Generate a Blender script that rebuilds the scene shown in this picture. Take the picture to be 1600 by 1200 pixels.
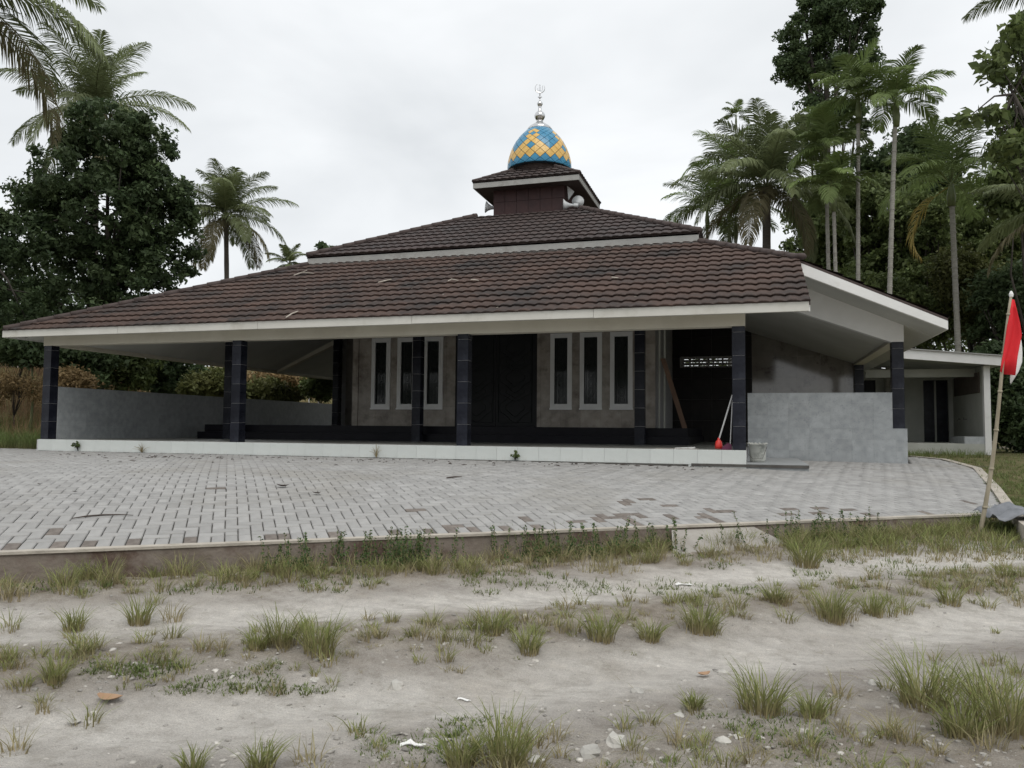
import bpy, math, random
import numpy as np
from mathutils import Vector, Matrix, noise as mnoise
random.seed(7); rng = np.random.default_rng(7)
for o in list(bpy.data.objects): bpy.data.objects.remove(o)
S = bpy.context.scene
COL = S.collection
R = math.radians
# ------------------------------------------------------------------ camera
F = 1221.93; CAM = Vector((.06, -13.723, .331)); YAW, PIT, ROL = R(16.919), R(3.256), R(.505)
FW = Vector((-math.sin(YAW)*math.cos(PIT), math.cos(YAW)*math.cos(PIT), math.sin(PIT)))
RT = Vector((math.cos(YAW), math.sin(YAW), 0)); UP = RT.cross(FW)
cR = math.cos(ROL)*RT + math.sin(ROL)*UP; cU = -math.sin(ROL)*RT + math.cos(ROL)*UP
cam = bpy.data.objects.new('camera', bpy.data.cameras.new('camera')); COL.objects.link(cam)
m = Matrix((cR, cU, -FW)).transposed().to_4x4(); m.translation = CAM
cam.matrix_world = m
cam.data.sensor_width = 36; cam.data.lens = F/1600*36; cam.data.clip_end = 2000; cam.data.clip_start = .05
S.camera = cam
# ------------------------------------------------------------------ light
SUN_EL, SUN_AZ = 58, 150          # azimuth from +y towards +x
w = bpy.data.worlds.new('World'); S.world = w; w.use_nodes = True
nt = w.node_tree; nt.nodes.clear()
def N(t, ty, **k):
    n = t.nodes.new(ty)
    for a, b in k.items():
        if a in n.inputs: n.inputs[a].default_value = b
        else: setattr(n, a, b)
    return n
out = N(nt, 'ShaderNodeOutputWorld'); bg = N(nt, 'ShaderNodeBackground'); bg.inputs['Strength'].default_value = .1
sky = N(nt, 'ShaderNodeTexSky'); sky.sky_type = 'NISHITA'; sky.sun_disc = False
sky.sun_elevation = R(SUN_EL); sky.sun_rotation = R(SUN_AZ); sky.air_density = 1; sky.dust_density = 3
tc = N(nt, 'ShaderNodeTexCoord'); mp = N(nt, 'ShaderNodeMapping'); mp.inputs['Scale'].default_value = (1, 1, 2.6)
n1 = N(nt, 'ShaderNodeTexNoise'); n1.inputs['Scale'].default_value = 2.1; n1.inputs['Detail'].default_value = 5; n1.inputs['Roughness'].default_value = .5
n1.inputs['Distortion'].default_value = .3
cr = N(nt, 'ShaderNodeValToRGB')
cr.color_ramp.elements[0].position = .32; cr.color_ramp.elements[0].color = (6.0, 6.2, 6.35, 1)
cr.color_ramp.elements[1].position = .66; cr.color_ramp.elements[1].color = (8.0, 8.15, 8.25, 1)
mx = N(nt, 'ShaderNodeMix', data_type='RGBA'); mx.inputs[0].default_value = .93
nt.links.new(tc.outputs['Generated'], mp.inputs['Vector']); nt.links.new(mp.outputs[0], n1.inputs['Vector'])
nt.links.new(n1.outputs['Fac'], cr.inputs[0]); nt.links.new(sky.outputs[0], mx.inputs[6]); nt.links.new(cr.outputs[0], mx.inputs[7])
nt.links.new(mx.outputs[2], bg.inputs['Color']); nt.links.new(bg.outputs[0], out.inputs[0])
sl = bpy.data.lights.new('sun', 'SUN'); sl.energy = 1.1; sl.angle = R(40); sl.color = (1, .96, .9)
so = bpy.data.objects.new('sun', sl); COL.objects.link(so)
sd = Vector((math.sin(R(SUN_AZ))*math.cos(R(SUN_EL)), math.cos(R(SUN_AZ))*math.cos(R(SUN_EL)), math.sin(R(SUN_EL))))
so.rotation_euler = sd.to_track_quat('Z', 'Y').to_euler()
S.view_settings.view_transform = 'Standard'; S.view_settings.look = 'None'; S.view_settings.gamma = 1
S.view_settings.exposure = .42; S.view_settings.use_curve_mapping = False
S.render.engine = 'CYCLES'
# ------------------------------------------------------------------ measuring helpers (photo pixel -> point on a world plane)
def ray(u, v):
    a, b = u-800, v-600
    return FW + cR*(a/F) - cU*(b/F)
def on(u, v, ax, val):
    d = ray(u, v); k = (val-CAM[ax])/d[ax]; return CAM+d*k
def atd(u, v, Z): return CAM + ray(u, v)*Z
def onplane(u, v, P, n):
    d = ray(u, v); k = (P-CAM).dot(n)/d.dot(n); return CAM+d*k
def onf(u, v, fn, lo=2, hi=40):
    d = ray(u, v); z = lo; st = .3
    while z < hi:
        p = CAM+d*z
        if p.z < fn(p.x, p.y):
            a, b = z-st, z
            for _ in range(9):
                m_ = (a+b)/2; p = CAM+d*m_
                if p.z < fn(p.x, p.y): b = m_
                else: a = m_
            return CAM+d*b
        z += st
    return CAM+d*hi
# ------------------------------------------------------------------ object helpers
class MB:
    def __init__(s): s.v = []; s.f = []; s.mi = []; s.cur = 0
    def add(s, vs, fs):
        b = len(s.v); s.v += [tuple(p) for p in vs]
        for f in fs: s.f.append(tuple(b+i for i in f)); s.mi.append(s.cur)
        return s
    def box(s, x0, x1, y0, y1, z0, z1):
        return s.add([(x0,y0,z0),(x1,y0,z0),(x1,y1,z0),(x0,y1,z0),(x0,y0,z1),(x1,y0,z1),(x1,y1,z1),(x0,y1,z1)],
                     [(3,2,1,0),(4,5,6,7),(0,1,5,4),(1,2,6,5),(2,3,7,6),(3,0,4,7)])
    def cbox(s, x0, x1, y0, y1, z0, z1, c=.006):     # box with chamfered edges
        v = []
        for zz, k in ((z0,c),(z0+c,0),(z1-c,0),(z1,c)):
            v += [(x0+k,y0+k,zz),(x1-k,y0+k,zz),(x1-k,y1-k,zz),(x0+k,y1-k,zz)]
        f = [(3,2,1,0),(12,13,14,15)]
        for r in range(3):
            for i in range(4): j=(i+1)%4; f.append((r*4+i,r*4+j,r*4+4+j,r*4+4+i))
        return s.add(v, f)
    def slab(s, pts, th):        # polygon (list of 3D points) extruded by vector th
        n = len(pts); p = [Vector(q) for q in pts]; t = Vector(th)
        v = p+[q+t for q in p]
        f = [tuple(range(n-1,-1,-1)), tuple(range(n,2*n))]
        for i in range(n): j=(i+1)%n; f.append((i,j,n+j,n+i))
        return s.add(v, f)
    def tube(s, pts, rs, n=8, caps=True):
        pts = [Vector(p) for p in pts]
        if not hasattr(rs,'__len__'): rs = [rs]*len(pts)
        v = []; f = []
        pu = None
        for i, p in enumerate(pts):
            d = (pts[min(i+1,len(pts)-1)]-pts[max(i-1,0)]).normalized()
            if pu is None: pu = d.orthogonal().normalized()
            pu = (pu-d*pu.dot(d)).normalized(); q = d.cross(pu)
            for k in range(n):
                a = 2*math.pi*k/n; v.append(p+(pu*math.cos(a)+q*math.sin(a))*rs[i])
        for i in range(len(pts)-1):
            for k in range(n):
                l=(k+1)%n; f.append((i*n+k,i*n+l,(i+1)*n+l,(i+1)*n+k))
        if caps: f.append(tuple(range(n-1,-1,-1))); f.append(tuple(range((len(pts)-1)*n,len(pts)*n)))
        return s.add(v, f)
    def lathe(s, prof, c=(0,0,0), n=24, cap=True):
        v = []; f = []
        for r, z in prof:
            for k in range(n): a=2*math.pi*k/n; v.append((c[0]+r*math.cos(a), c[1]+r*math.sin(a), c[2]+z))
        for i in range(len(prof)-1):
            for k in range(n): l=(k+1)%n; f.append((i*n+k,i*n+l,(i+1)*n+l,(i+1)*n+k))
        if cap: f.append(tuple(range(n-1,-1,-1))); f.append(tuple(range((len(prof)-1)*n,len(prof)*n)))
        return s.add(v, f)
    def mesh(s, name, mats, smooth=False):
        me = bpy.data.meshes.new(name); me.from_pydata(s.v, [], s.f)
        for mm in (mats if isinstance(mats,(list,tuple)) else [mats]): me.materials.append(mm)
        if any(s.mi): me.polygons.foreach_set('material_index', s.mi)
        if smooth: me.polygons.foreach_set('use_smooth', [True]*len(me.polygons))
        me.update(); return me
    def build(s, name, mats, parent=None, smooth=False, world=True, kind=None):
        return link(name, s.mesh(name, mats, smooth), parent, world, kind)
def origin(o):
    p = Vector((0,0,0))
    while o is not None: p += o.location; o = o.parent
    return p
def link(name, me, parent=None, world=True, kind=None):
    o = bpy.data.objects.new(name, me); COL.objects.link(o)
    if parent is not None:
        o.parent = parent
        if world and parent.name in EMPO: o.matrix_parent_inverse = Matrix.Translation(-EMPO[parent.name])
    if kind: o['kind'] = kind
    return o
EMPO = {}
def thing(name, label, cat, loc=(0,0,0), group=None, rz=0):
    o = bpy.data.objects.new(name, None); COL.objects.link(o); o.location = loc; o.rotation_euler.z = rz
    o.empty_display_size = .2; o['label'] = label; o['category'] = cat
    if group: o['group'] = group
    return o
def wthing(name, label, cat, loc, group=None):      # its parts are given in world coordinates
    o = thing(name, label, cat, loc, group); EMPO[o.name] = Vector(loc); return o
def tag(o, label, cat, group=None):
    o['label'] = label; o['category'] = cat
    if group: o['group'] = group
    return o
def recenter(o, p):                      # put the origin of a mesh built in world coordinates at point p
    p = Vector(p); o.data.transform(Matrix.Translation(-p)); o.location = p; return o
def npmesh(name, V, Fq, mats, attr=None, attr2=None, smooth=False):   # quads or tris from numpy
    me = bpy.data.meshes.new(name); V = np.asarray(V, np.float32); Fq = np.asarray(Fq, np.int32); k = Fq.shape[1]
    me.vertices.add(len(V)); me.vertices.foreach_set('co', V.ravel())
    me.loops.add(Fq.size); me.loops.foreach_set('vertex_index', Fq.ravel())
    me.polygons.add(len(Fq)); me.polygons.foreach_set('loop_start', np.arange(0, Fq.size, k, dtype=np.int32))
    for nm, at in (('rnd', attr), ('tip', attr2)):
        if at is not None:
            a = me.attributes.new(nm, 'FLOAT', 'POINT'); a.data.foreach_set('value', np.asarray(at, np.float32))
    me.materials.append(mats); me.update(calc_edges=True)
    if smooth: me.polygons.foreach_set('use_smooth', [True]*len(Fq))
    return me
# ------------------------------------------------------------------ materials
def mat(name, c1, c2=None, scale=4, rough=.7, bump=0, bscale=None, spec=.5, detail=5, rnd=0, lo=.35, hi=.65, stretch=None,
        stain=None, stscale=1.2, stlo=.55, sthi=.7, attr=False, metallic=0, coord='Object', attrmix=None):
    m = bpy.data.materials.new(name); m.use_nodes = True; t = m.node_tree; b = t.nodes['Principled BSDF']
    b.inputs['Roughness'].default_value = rough; b.inputs['Specular IOR Level'].default_value = spec; b.inputs['Metallic'].default_value = metallic
    c2 = c2 or c1
    tcn = N(t, 'ShaderNodeTexCoord'); vec = tcn.outputs[coord]
    if coord == 'World':
        pass
    if stretch:
        mpn = N(t, 'ShaderNodeMapping'); mpn.inputs['Scale'].default_value = stretch; t.links.new(vec, mpn.inputs[0]); vec = mpn.outputs[0]
    nn = N(t, 'ShaderNodeTexNoise'); nn.inputs['Scale'].default_value = scale; nn.inputs['Detail'].default_value = detail; nn.inputs['Roughness'].default_value = .6
    t.links.new(vec, nn.inputs['Vector'])
    r = N(t, 'ShaderNodeValToRGB'); r.color_ramp.elements[0].position = lo; r.color_ramp.elements[1].position = hi
    r.color_ramp.elements[0].color = (*c1, 1); r.color_ramp.elements[1].color = (*c2, 1)
    t.links.new(nn.outputs['Fac'], r.inputs[0]); colr = r.outputs[0]
    def mixc(fac, a, bcol, blend='MIX'):
        x = N(t, 'ShaderNodeMix', data_type='RGBA', blend_type=blend)
        if isinstance(fac, float): x.inputs[0].default_value = fac
        else: t.links.new(fac, x.inputs[0])
        t.links.new(a, x.inputs[6])
        if isinstance(bcol, tuple): x.inputs[7].default_value = (*bcol, 1)
        else: t.links.new(bcol, x.inputs[7])
        return x.outputs[2]
    if stain:
        n2 = N(t, 'ShaderNodeTexNoise'); n2.inputs['Scale'].default_value = stscale; n2.inputs['Detail'].default_value = 6; n2.inputs['Roughness'].default_value = .65
        t.links.new(tcn.outputs[coord], n2.inputs['Vector'])
        r2 = N(t, 'ShaderNodeMapRange'); r2.inputs['From Min'].default_value = stlo; r2.inputs['From Max'].default_value = sthi
        t.links.new(n2.outputs['Fac'], r2.inputs[0]); colr = mixc(r2.outputs[0], colr, stain)
    if attrmix:      # colour along a blade or frond: attribute 'tip' 0..1
        an = N(t, 'ShaderNodeAttribute'); an.attribute_name = 'tip'; colr = mixc(an.outputs['Fac'], colr, attrmix)
    if rnd:
        a1 = N(t, 'ShaderNodeAttribute'); a1.attribute_name = 'rnd'; oi = N(t, 'ShaderNodeObjectInfo')
        ad = N(t, 'ShaderNodeMath', operation='ADD'); t.links.new(a1.outputs['Fac'], ad.inputs[0]); t.links.new(oi.outputs['Random'], ad.inputs[1])
        fr = N(t, 'ShaderNodeMath', operation='FRACT'); t.links.new(ad.outputs[0], fr.inputs[0])
        mr = N(t, 'ShaderNodeMapRange'); mr.inputs['To Min'].default_value = 1-rnd; mr.inputs['To Max'].default_value = 1+rnd
        t.links.new(fr.outputs[0], mr.inputs[0])
        hs = N(t, 'ShaderNodeHueSaturation'); t.links.new(mr.outputs[0], hs.inputs['Value']); t.links.new(colr, hs.inputs['Color'])
        colr = hs.outputs[0]
    t.links.new(colr, b.inputs['Base Color'])
    if bump:
        n3 = N(t, 'ShaderNodeTexNoise'); n3.inputs['Scale'].default_value = bscale or scale*6; n3.inputs['Detail'].default_value = 6
        t.links.new(vec, n3.inputs['Vector'])
        bp = N(t, 'ShaderNodeBump'); bp.inputs['Strength'].default_value = bump; bp.inputs['Distance'].default_value = .02
        t.links.new(n3.outputs['Fac'], bp.inputs['Height']); t.links.new(bp.outputs[0], b.inputs['Normal'])
    return m
M = {}
M['white'] = mat('white_paint', (.7,.7,.68), (.77,.77,.75), 1.5, .6, stain=(.5,.48,.42), stscale=.9, stlo=.58, sthi=.8, bump=.05, bscale=30)
M['cream'] = mat('cream_paint', (.56,.53,.44), (.62,.59,.5), 1.2, .7, stain=(.46,.43,.35), stscale=.7, stlo=.5, sthi=.8)
M['soffit'] = mat('soffit_paint', (.5,.5,.46), (.58,.58,.54), .8, .8)
M['greyfascia'] = mat('grey_fascia', (.3,.3,.29), (.38,.38,.36), 2, .7, stain=(.22,.21,.2), stscale=2)
M['whitetile'] = mat('white_tile', (.56,.59,.57), (.63,.66,.64), 2, .3, rnd=.03, stain=(.5,.5,.46), stscale=2.5, stlo=.58, sthi=.8)
M['grout'] = mat('white_grout', (.5,.5,.5), (.42,.42,.42), 9, .8)
M['dgrout'] = mat('grey_grout', (.2,.2,.2), (.25,.25,.25), 9, .9)
M['navy'] = mat('navy_tile', (.009,.010,.016), (.017,.019,.027), 6, .26, rnd=.25, spec=.22, stain=(.035,.038,.05), stscale=3, stlo=.5, sthi=.9)
M['black'] = mat('black_tile', (.005,.005,.008), (.009,.009,.013), 5, .35, rnd=.2, spec=.15)
M['greytile'] = mat('grey_stone_tile', (.27,.29,.30), (.42,.44,.45), 9, .45, rnd=.07, detail=10, lo=.3, hi=.7, stain=(.22,.24,.25), stscale=18, stlo=.5, sthi=.75)
M['brown'] = mat('brown_granite', (.23,.205,.18), (.36,.33,.29), 3, .25, rnd=.1, spec=.4, detail=8, stain=(.11,.085,.07), stscale=2.2, stlo=.52, sthi=.75)
M['browngloss'] = mat('glossy_brown_granite', (.16,.148,.13), (.22,.205,.185), 3, .08, rnd=.1, detail=8, stain=(.05,.035,.03), stscale=2.2, spec=.8)
M['wingshade'] = mat('granite_painted_shade', (.012,.011,.011), (.02,.018,.017), 3, .35, rnd=.15, spec=.15)  # same brown granite, with the deep porch shade put into its colour
M['floor'] = mat('floor_tile', (.22,.22,.2), (.3,.3,.28), 3, .3)
M['frame'] = mat('window_frame', (.72,.73,.73), (.66,.67,.67), 3, .4)
M['glass'] = mat('dark_glass', (.008,.012,.012), (.012,.016,.016), 3, .08, spec=.5)
M['grille'] = mat('grille_metal', (.016,.02,.02), (.012,.015,.015), 3, .6, spec=.2)
M['door'] = mat('door_dark', (.009,.010,.012), (.013,.014,.016), 3, .4, spec=.2)
M['roof'] = mat('roof_tile', (.052,.029,.021), (.074,.043,.032), 3.5, .85, rnd=.12, bump=.25, bscale=60, stain=(.022,.017,.015), stscale=.9, stlo=.45, sthi=.65, detail=8)
M['fasciap'] = mat('fascia_paint', (.54,.53,.48), (.6,.59,.54), 1.5, .65, stain=(.38,.36,.3), stscale=.9, stlo=.55, sthi=.8)
M['roofup'] = mat('roof_tile_weathered', (.030,.019,.017), (.050,.032,.028), 3.5, .75, rnd=.14, bump=.25, bscale=60, stain=(.034,.028,.027), stscale=.9, stlo=.5, sthi=.7, detail=8)
M['cap'] = mat('ridge_cap', (.05,.035,.032), (.075,.055,.05), 5, .8)
M['wine'] = mat('wine_red_cladding', (.034,.012,.012), (.05,.018,.017), 4, .6)
M['blue'] = mat('blue_enamel', (.03,.2,.36), (.05,.26,.42), 6, .25, rnd=.12)
M['gold'] = mat('gold_enamel', (.62,.38,.09), (.72,.47,.14), 6, .28, rnd=.1)
M['domejoint'] = mat('dome_joint', (.015,.03,.045), (.02,.03,.04), 6, .5)
M['steel'] = mat('polished_steel', (.55,.55,.55), (.62,.62,.62), 4, .12, metallic=1)
M['horn'] = mat('horn_grey', (.5,.52,.53), (.6,.62,.62), 4, .5)
M['paver'] = mat('paver_concrete', (.285,.28,.272), (.35,.347,.338), 5, .88, rnd=.1, bump=.25, bscale=90, stain=(.27,.26,.24), stscale=.55, stlo=.5, sthi=.7, detail=8)
M['paverdark'] = mat('paver_dark', (.13,.11,.095), (.2,.175,.155), 12, .88, rnd=.12, bump=.25, bscale=90)
M['bed'] = mat('paver_bed_sand', (.05,.045,.038), (.085,.077,.065), 12, .95)
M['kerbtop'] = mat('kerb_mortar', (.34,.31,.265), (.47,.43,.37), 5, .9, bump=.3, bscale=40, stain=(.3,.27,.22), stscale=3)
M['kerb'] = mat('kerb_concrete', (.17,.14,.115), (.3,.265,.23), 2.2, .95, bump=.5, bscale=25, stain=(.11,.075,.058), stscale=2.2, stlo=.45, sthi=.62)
M['slab'] = mat('concrete_slab', (.28,.26,.235), (.36,.34,.31), 3, .9, bump=.3, bscale=25, stain=(.2,.18,.155), stscale=2)
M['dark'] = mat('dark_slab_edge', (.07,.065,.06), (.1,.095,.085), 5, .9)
M['cement'] = mat('cement_screed', (.27,.285,.29), (.34,.355,.36), 3, .7)
M['trunk'] = mat('palm_trunk', (.24,.23,.2), (.36,.35,.31), 6, .9, stretch=(1,1,6), bump=.4)
M['ctrunk'] = mat('coconut_trunk', (.075,.065,.055), (.12,.105,.09), 6, .9, stretch=(1,1,5), bump=.4)
M['bark'] = mat('tree_bark', (.04,.034,.028), (.075,.065,.055), 6, .95, stretch=(1,1,.4), bump=.4)
M['shaft'] = mat('palm_crownshaft', (.09,.12,.04), (.13,.15,.06), 5, .5)
def leafmat(name, a, b, rnd=.35, rough=.6, tip=None, scale=1.5):
    mm = mat(name, a, b, scale, rough, rnd=rnd, spec=.25, attrmix=tip); t = mm.node_tree; pb = t.nodes['Principled BSDF']; ou = t.nodes['Material Output']
    tr_ = N(t, 'ShaderNodeBsdfTranslucent'); ms = N(t, 'ShaderNodeMixShader'); ms.inputs[0].default_value = .3
    t.links.new(pb.inputs['Base Color'].links[0].from_socket, tr_.inputs['Color']); t.links.new(pb.outputs[0], ms.inputs[1]); t.links.new(tr_.outputs[0], ms.inputs[2]); t.links.new(ms.outputs[0], ou.inputs[0])
    return mm
M['leafdark'] = leafmat('leaf_dark', (.05,.08,.036), (.085,.12,.05))
M['leafmid'] = leafmat('leaf_mid', (.09,.125,.045), (.14,.175,.06))
M['leafyel'] = leafmat('leaf_yellowish', (.085,.10,.03), (.13,.135,.05))
M['leafbrown'] = leafmat('dry_brush', (.2,.14,.065), (.28,.2,.1))
M['coco'] = leafmat('coconut_leaf', (.12,.155,.07), (.165,.2,.095), tip=(.21,.23,.11))
M['cocodry'] = leafmat('coconut_leaf_old', (.12,.11,.055), (.17,.15,.08))
M['areca'] = leafmat('areca_leaf', (.11,.165,.05), (.15,.22,.07), tip=(.2,.23,.09))
M['arecayel'] = leafmat('areca_leaf_yellow', (.3,.24,.06), (.38,.29,.08))
M['nut'] = mat('coconut_husk', (.09,.07,.03), (.13,.1,.04), 4, .6)
M['grass'] = leafmat('grass_blades', (.30,.25,.14), (.38,.31,.19), rnd=.35, tip=(.21,.24,.08), scale=.8)
M['grassdry'] = leafmat('grass_dry', (.36,.29,.18), (.43,.36,.23), rnd=.3, tip=(.27,.25,.13))
M['dryred'] = leafmat('grass_dry_reddish', (.13,.085,.05), (.2,.13,.075), rnd=.4, tip=(.3,.2,.11), scale=.8)
M['grassgreen'] = leafmat('grass_green', (.14,.14,.06), (.22,.2,.1), rnd=.35, tip=(.14,.19,.06))
M['pebble'] = mat('pebble_stone', (.25,.235,.21), (.44,.42,.385), 20, .9, rnd=.35)
M['stone'] = mat('pale_stone', (.38,.37,.34), (.52,.5,.46), 8, .9, bump=.5, bscale=18, rnd=.2)
M['red'] = mat('red_cloth', (.62,.012,.02), (.7,.02,.03), 3, .75)
M['whitecloth'] = mat('white_cloth', (.75,.75,.74), (.8,.8,.79), 3, .8)
M['bamboo'] = mat('weathered_bamboo', (.25,.215,.15), (.36,.32,.24), 9, .75, stretch=(1,1,.3), bump=.2)
M['redplastic'] = mat('red_plastic', (.6,.03,.025), (.65,.04,.03), 3, .4)
M['purple'] = mat('purple_plastic', (.12,.02,.06), (.15,.03,.08), 3, .4)
M['pipe'] = mat('white_pipe', (.6,.6,.6), (.68,.68,.68), 3, .4)
M['wood'] = mat('brown_plank', (.12,.07,.045), (.18,.11,.07), 5, .7, stretch=(1,1,.2))
M['bucket'] = mat('dirty_white_bucket', (.48,.49,.45), (.56,.57,.53), 3, .5, stain=(.25,.26,.24), stscale=5, stlo=.5, sthi=.65)
M['bark_l'] = mat('fallen_twig', (.42,.38,.32), (.5,.46,.4), 9, .9)
M['deadleaf'] = mat('dead_leaf', (.04,.03,.025), (.07,.05,.04), 9, .9)
M['tanleaf'] = mat('tan_dead_leaf', (.32,.2,.12), (.4,.27,.17), 9, .9)
M['paper'] = mat('white_scrap', (.72,.72,.7), (.8,.8,.78), 9, .7)
M['tarp'] = mat('grey_tarpaulin', (.13,.14,.155), (.22,.23,.25), 6, .6)
M['annexwall'] = mat('annex_wall', (.36,.37,.33), (.43,.44,.4), 2, .7)
M['brickdark'] = mat('unplastered_band', (.07,.055,.045), (.1,.08,.065), 4, .9)
# ------------------------------------------------------------------ ground shapes
K0 = Vector((-4.21, -8.02)); E1 = Vector((.8004, .5988)).normalized(); E2 = Vector((-E1.y, E1.x))
def ad(x, y): v = Vector((x, y))-K0; return v.dot(E1), v.dot(E2)
def xy(a, d): p = K0+E1*a+E2*d; return p.x, p.y
PD = [-.5, 0, 1.3, 2.8, 4, 6, 9.9, 40]; PZ = [-.67, -.66, -.48, -.355, -.297, -.264, -.256, -.256]
def itp(d):
    if d <= PD[0]: return PZ[0]
    for k in range(1, len(PD)):
        if d < PD[k]: t = (d-PD[k-1])/(PD[k]-PD[k-1]); return PZ[k-1]+t*(PZ[k]-PZ[k-1])
    return PZ[-1]
def pav(x, y): return itp(ad(x, y)[1])
def sst(x, a, b): t = np.clip((x-a)/(b-a), 0, 1); return t*t*(3-2*t)
bound = [on(u, v, 2, -.262) for u, v in ((1418,713.5),(1470,718),(1520,727))]+[on(1548,741,2,-.27), on(1575,758,2,-.30), on(1600,779,2,-.36)]
bound = [(p.x, p.y) for p in bound]
bl = bound[-1]; a_end = max(10.0, ad(*bl)[0]+.2)
PR = [(-.02,.25),(.93,.25),(.96,3.2),(3.05,3.2),(3.05,3.6)]       # along the building
poly = [xy(-15, 0)]+[xy(a_end+.2, 0)]+bound[::-1]+[(3.05,3.25),(.0,3.25),(.0,-.004),(-15.3,-.004),(-15.6,.8),(-24,1.5)]
poly = np.array(poly)
def inpoly(x, y, P=poly):
    c = False; n = len(P); j = n-1
    for i in range(n):
        if (P[i][1] > y) != (P[j][1] > y) and x < (P[j][0]-P[i][0])*(y-P[i][1])/(P[j][1]-P[i][1])+P[i][0]: c = not c
        j = i
    return c
def terr(X, Y):
    A = (X-K0.x)*E1.x+(Y-K0.y)*E1.y; D = (X-K0.x)*E2.x+(Y-K0.y)*E2.y
    zr = -.90 + .06*sst(A, 2, 7) - .13*sst(-D, .3, 3.5)
    zr = zr - .045*np.exp(-((D+1.42)/.3)**2) - .055*np.exp(-((D+3.05)/.36)**2) + .03*np.exp(-((D+2.2)/.35)**2) + .03*np.exp(-((D+.4)/.3)**2)
    zr = zr + .008*np.sin(X*2.3+Y*1.1)*np.sin(Y*1.9-X*.7)
    zb = -.36 + .08*sst(D, 4, 9) + .02*np.sin(X*1.3)*np.sin(Y*1.7)
    zb = zb + 3.2*sst(-X, 19, 30)*sst(Y, 2, 12) + 2.6*sst(Y, 24, 45)*sst(-X, 2, 14) + 2.4*sst(X, 14, 35)*sst(Y, 0, 20)
    k = sst(A, 7.6, 9.2)
    t = sst(D, -.05, 3.2)*(1-k)+sst(D, -.9, .1)*k
    zb = zb*(1-k)+k*(np.interp(D, PD, PZ)-.02+2.4*sst(X, 14, 35)*sst(Y, 0, 20))
    return zr*(1-t)+zb*t
def ss1(x, a, b):
    t = (x-a)/(b-a); t = 0 if t < 0 else 1 if t > 1 else t
    return t*t*(3-2*t)
def terz(X, Y):
    A = (X-K0.x)*E1.x+(Y-K0.y)*E1.y; D = (X-K0.x)*E2.x+(Y-K0.y)*E2.y; e = math.exp; sn = math.sin
    zr = -.90 + .06*ss1(A, 2, 7) - .13*ss1(-D, .3, 3.5)
    if -8 < D < 6: zr += - .045*e(-((D+1.42)/.3)**2) - .055*e(-((D+3.05)/.36)**2) + .03*e(-((D+2.2)/.35)**2) + .03*e(-((D+.4)/.3)**2)
    zr += .008*sn(X*2.3+Y*1.1)*sn(Y*1.9-X*.7)
    zb = -.36 + .08*ss1(D, 4, 9) + .02*sn(X*1.3)*sn(Y*1.7)
    zb += 3.2*ss1(-X, 19, 30)*ss1(Y, 2, 12) + 2.6*ss1(Y, 24, 45)*ss1(-X, 2, 14) + 2.4*ss1(X, 14, 35)*ss1(Y, 0, 20)
    k = ss1(A, 7.6, 9.2); t = ss1(D, -.05, 3.2)*(1-k)+ss1(D, -.9, .1)*k
    zb = zb*(1-k)+k*(itp(D)-.02+2.4*ss1(X, 14, 35)*ss1(Y, 0, 20))
    return zr*(1-t)+zb*t
def grid_axis(lo, hi, core0, core1, step):
    a = list(np.arange(core0, core1, step)); s = step; x = core1
    while x < hi: a.append(x); s *= 1.22; x += s
    a.append(hi); s = step; x = core0-step
    while x > lo: a.insert(0, x); s *= 1.22; x -= s
    a.insert(0, lo); return np.array(a)
gx = grid_axis(-600, 600, -9, 8, .055); gy = grid_axis(-300, 700, -12.2, 0, .055)
X, Y = np.meshgrid(gx, gy); Z = terr(X, Y)
Dd = (X-K0.x)*E2.x+(Y-K0.y)*E2.y; Aa = (X-K0.x)*E1.x+(Y-K0.y)*E1.y
prof = np.interp(Dd, PD, PZ)
# fine relief of the road
def relief(x, y, A, D):
    ru = math.exp(-((D+1.42)/.33)**2)+math.exp(-((D+3.05)/.4)**2)        # inside the wheel tracks it is stretched along the road
    k = 1-.6*min(1, ru)
    return k*(.010*mnoise.noise((x*1.7, y*1.7, 3)) + .009*mnoise.noise((x*5, y*5, 8)) + .010*mnoise.noise((x*12, y*12, 1)) + .010*abs(mnoise.noise((x*24, y*24, 1)))) + .010*ru*mnoise.noise((A*.8, D*9, 2)) + .004*mnoise.noise((x*18, y*18, 6))
fine = np.zeros_like(Z)
mask = (Dd < .2) & (X > -12) & (X < 10) & (Y > -14)
for i, j in zip(*np.nonzero(mask)):
    x, y = X[i, j], Y[i, j]
    fine[i, j] = relief(x, y, Aa[i, j], Dd[i, j])
Z = Z+fine
from math import isfinite
ins = np.zeros_like(Z, bool)
for i, j in zip(*np.nonzero((X > -25) & (X < 8) & (Y > -17) & (Y < 20))):
    x, y = X[i, j], Y[i, j]
    if inpoly(x, y) and Dd[i, j] > .12: ins[i, j] = True
    if -15 < x < 3 and y > .2: ins[i, j] = True
Z = np.where(ins, np.minimum(Z, prof-.3), Z)
nv, nu = Z.shape
idx = np.arange(nv*nu).reshape(nv, nu)
fq = np.stack([idx[:-1,:-1], idx[:-1,1:], idx[1:,1:], idx[1:,:-1]], -1).reshape(-1, 4)
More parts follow.
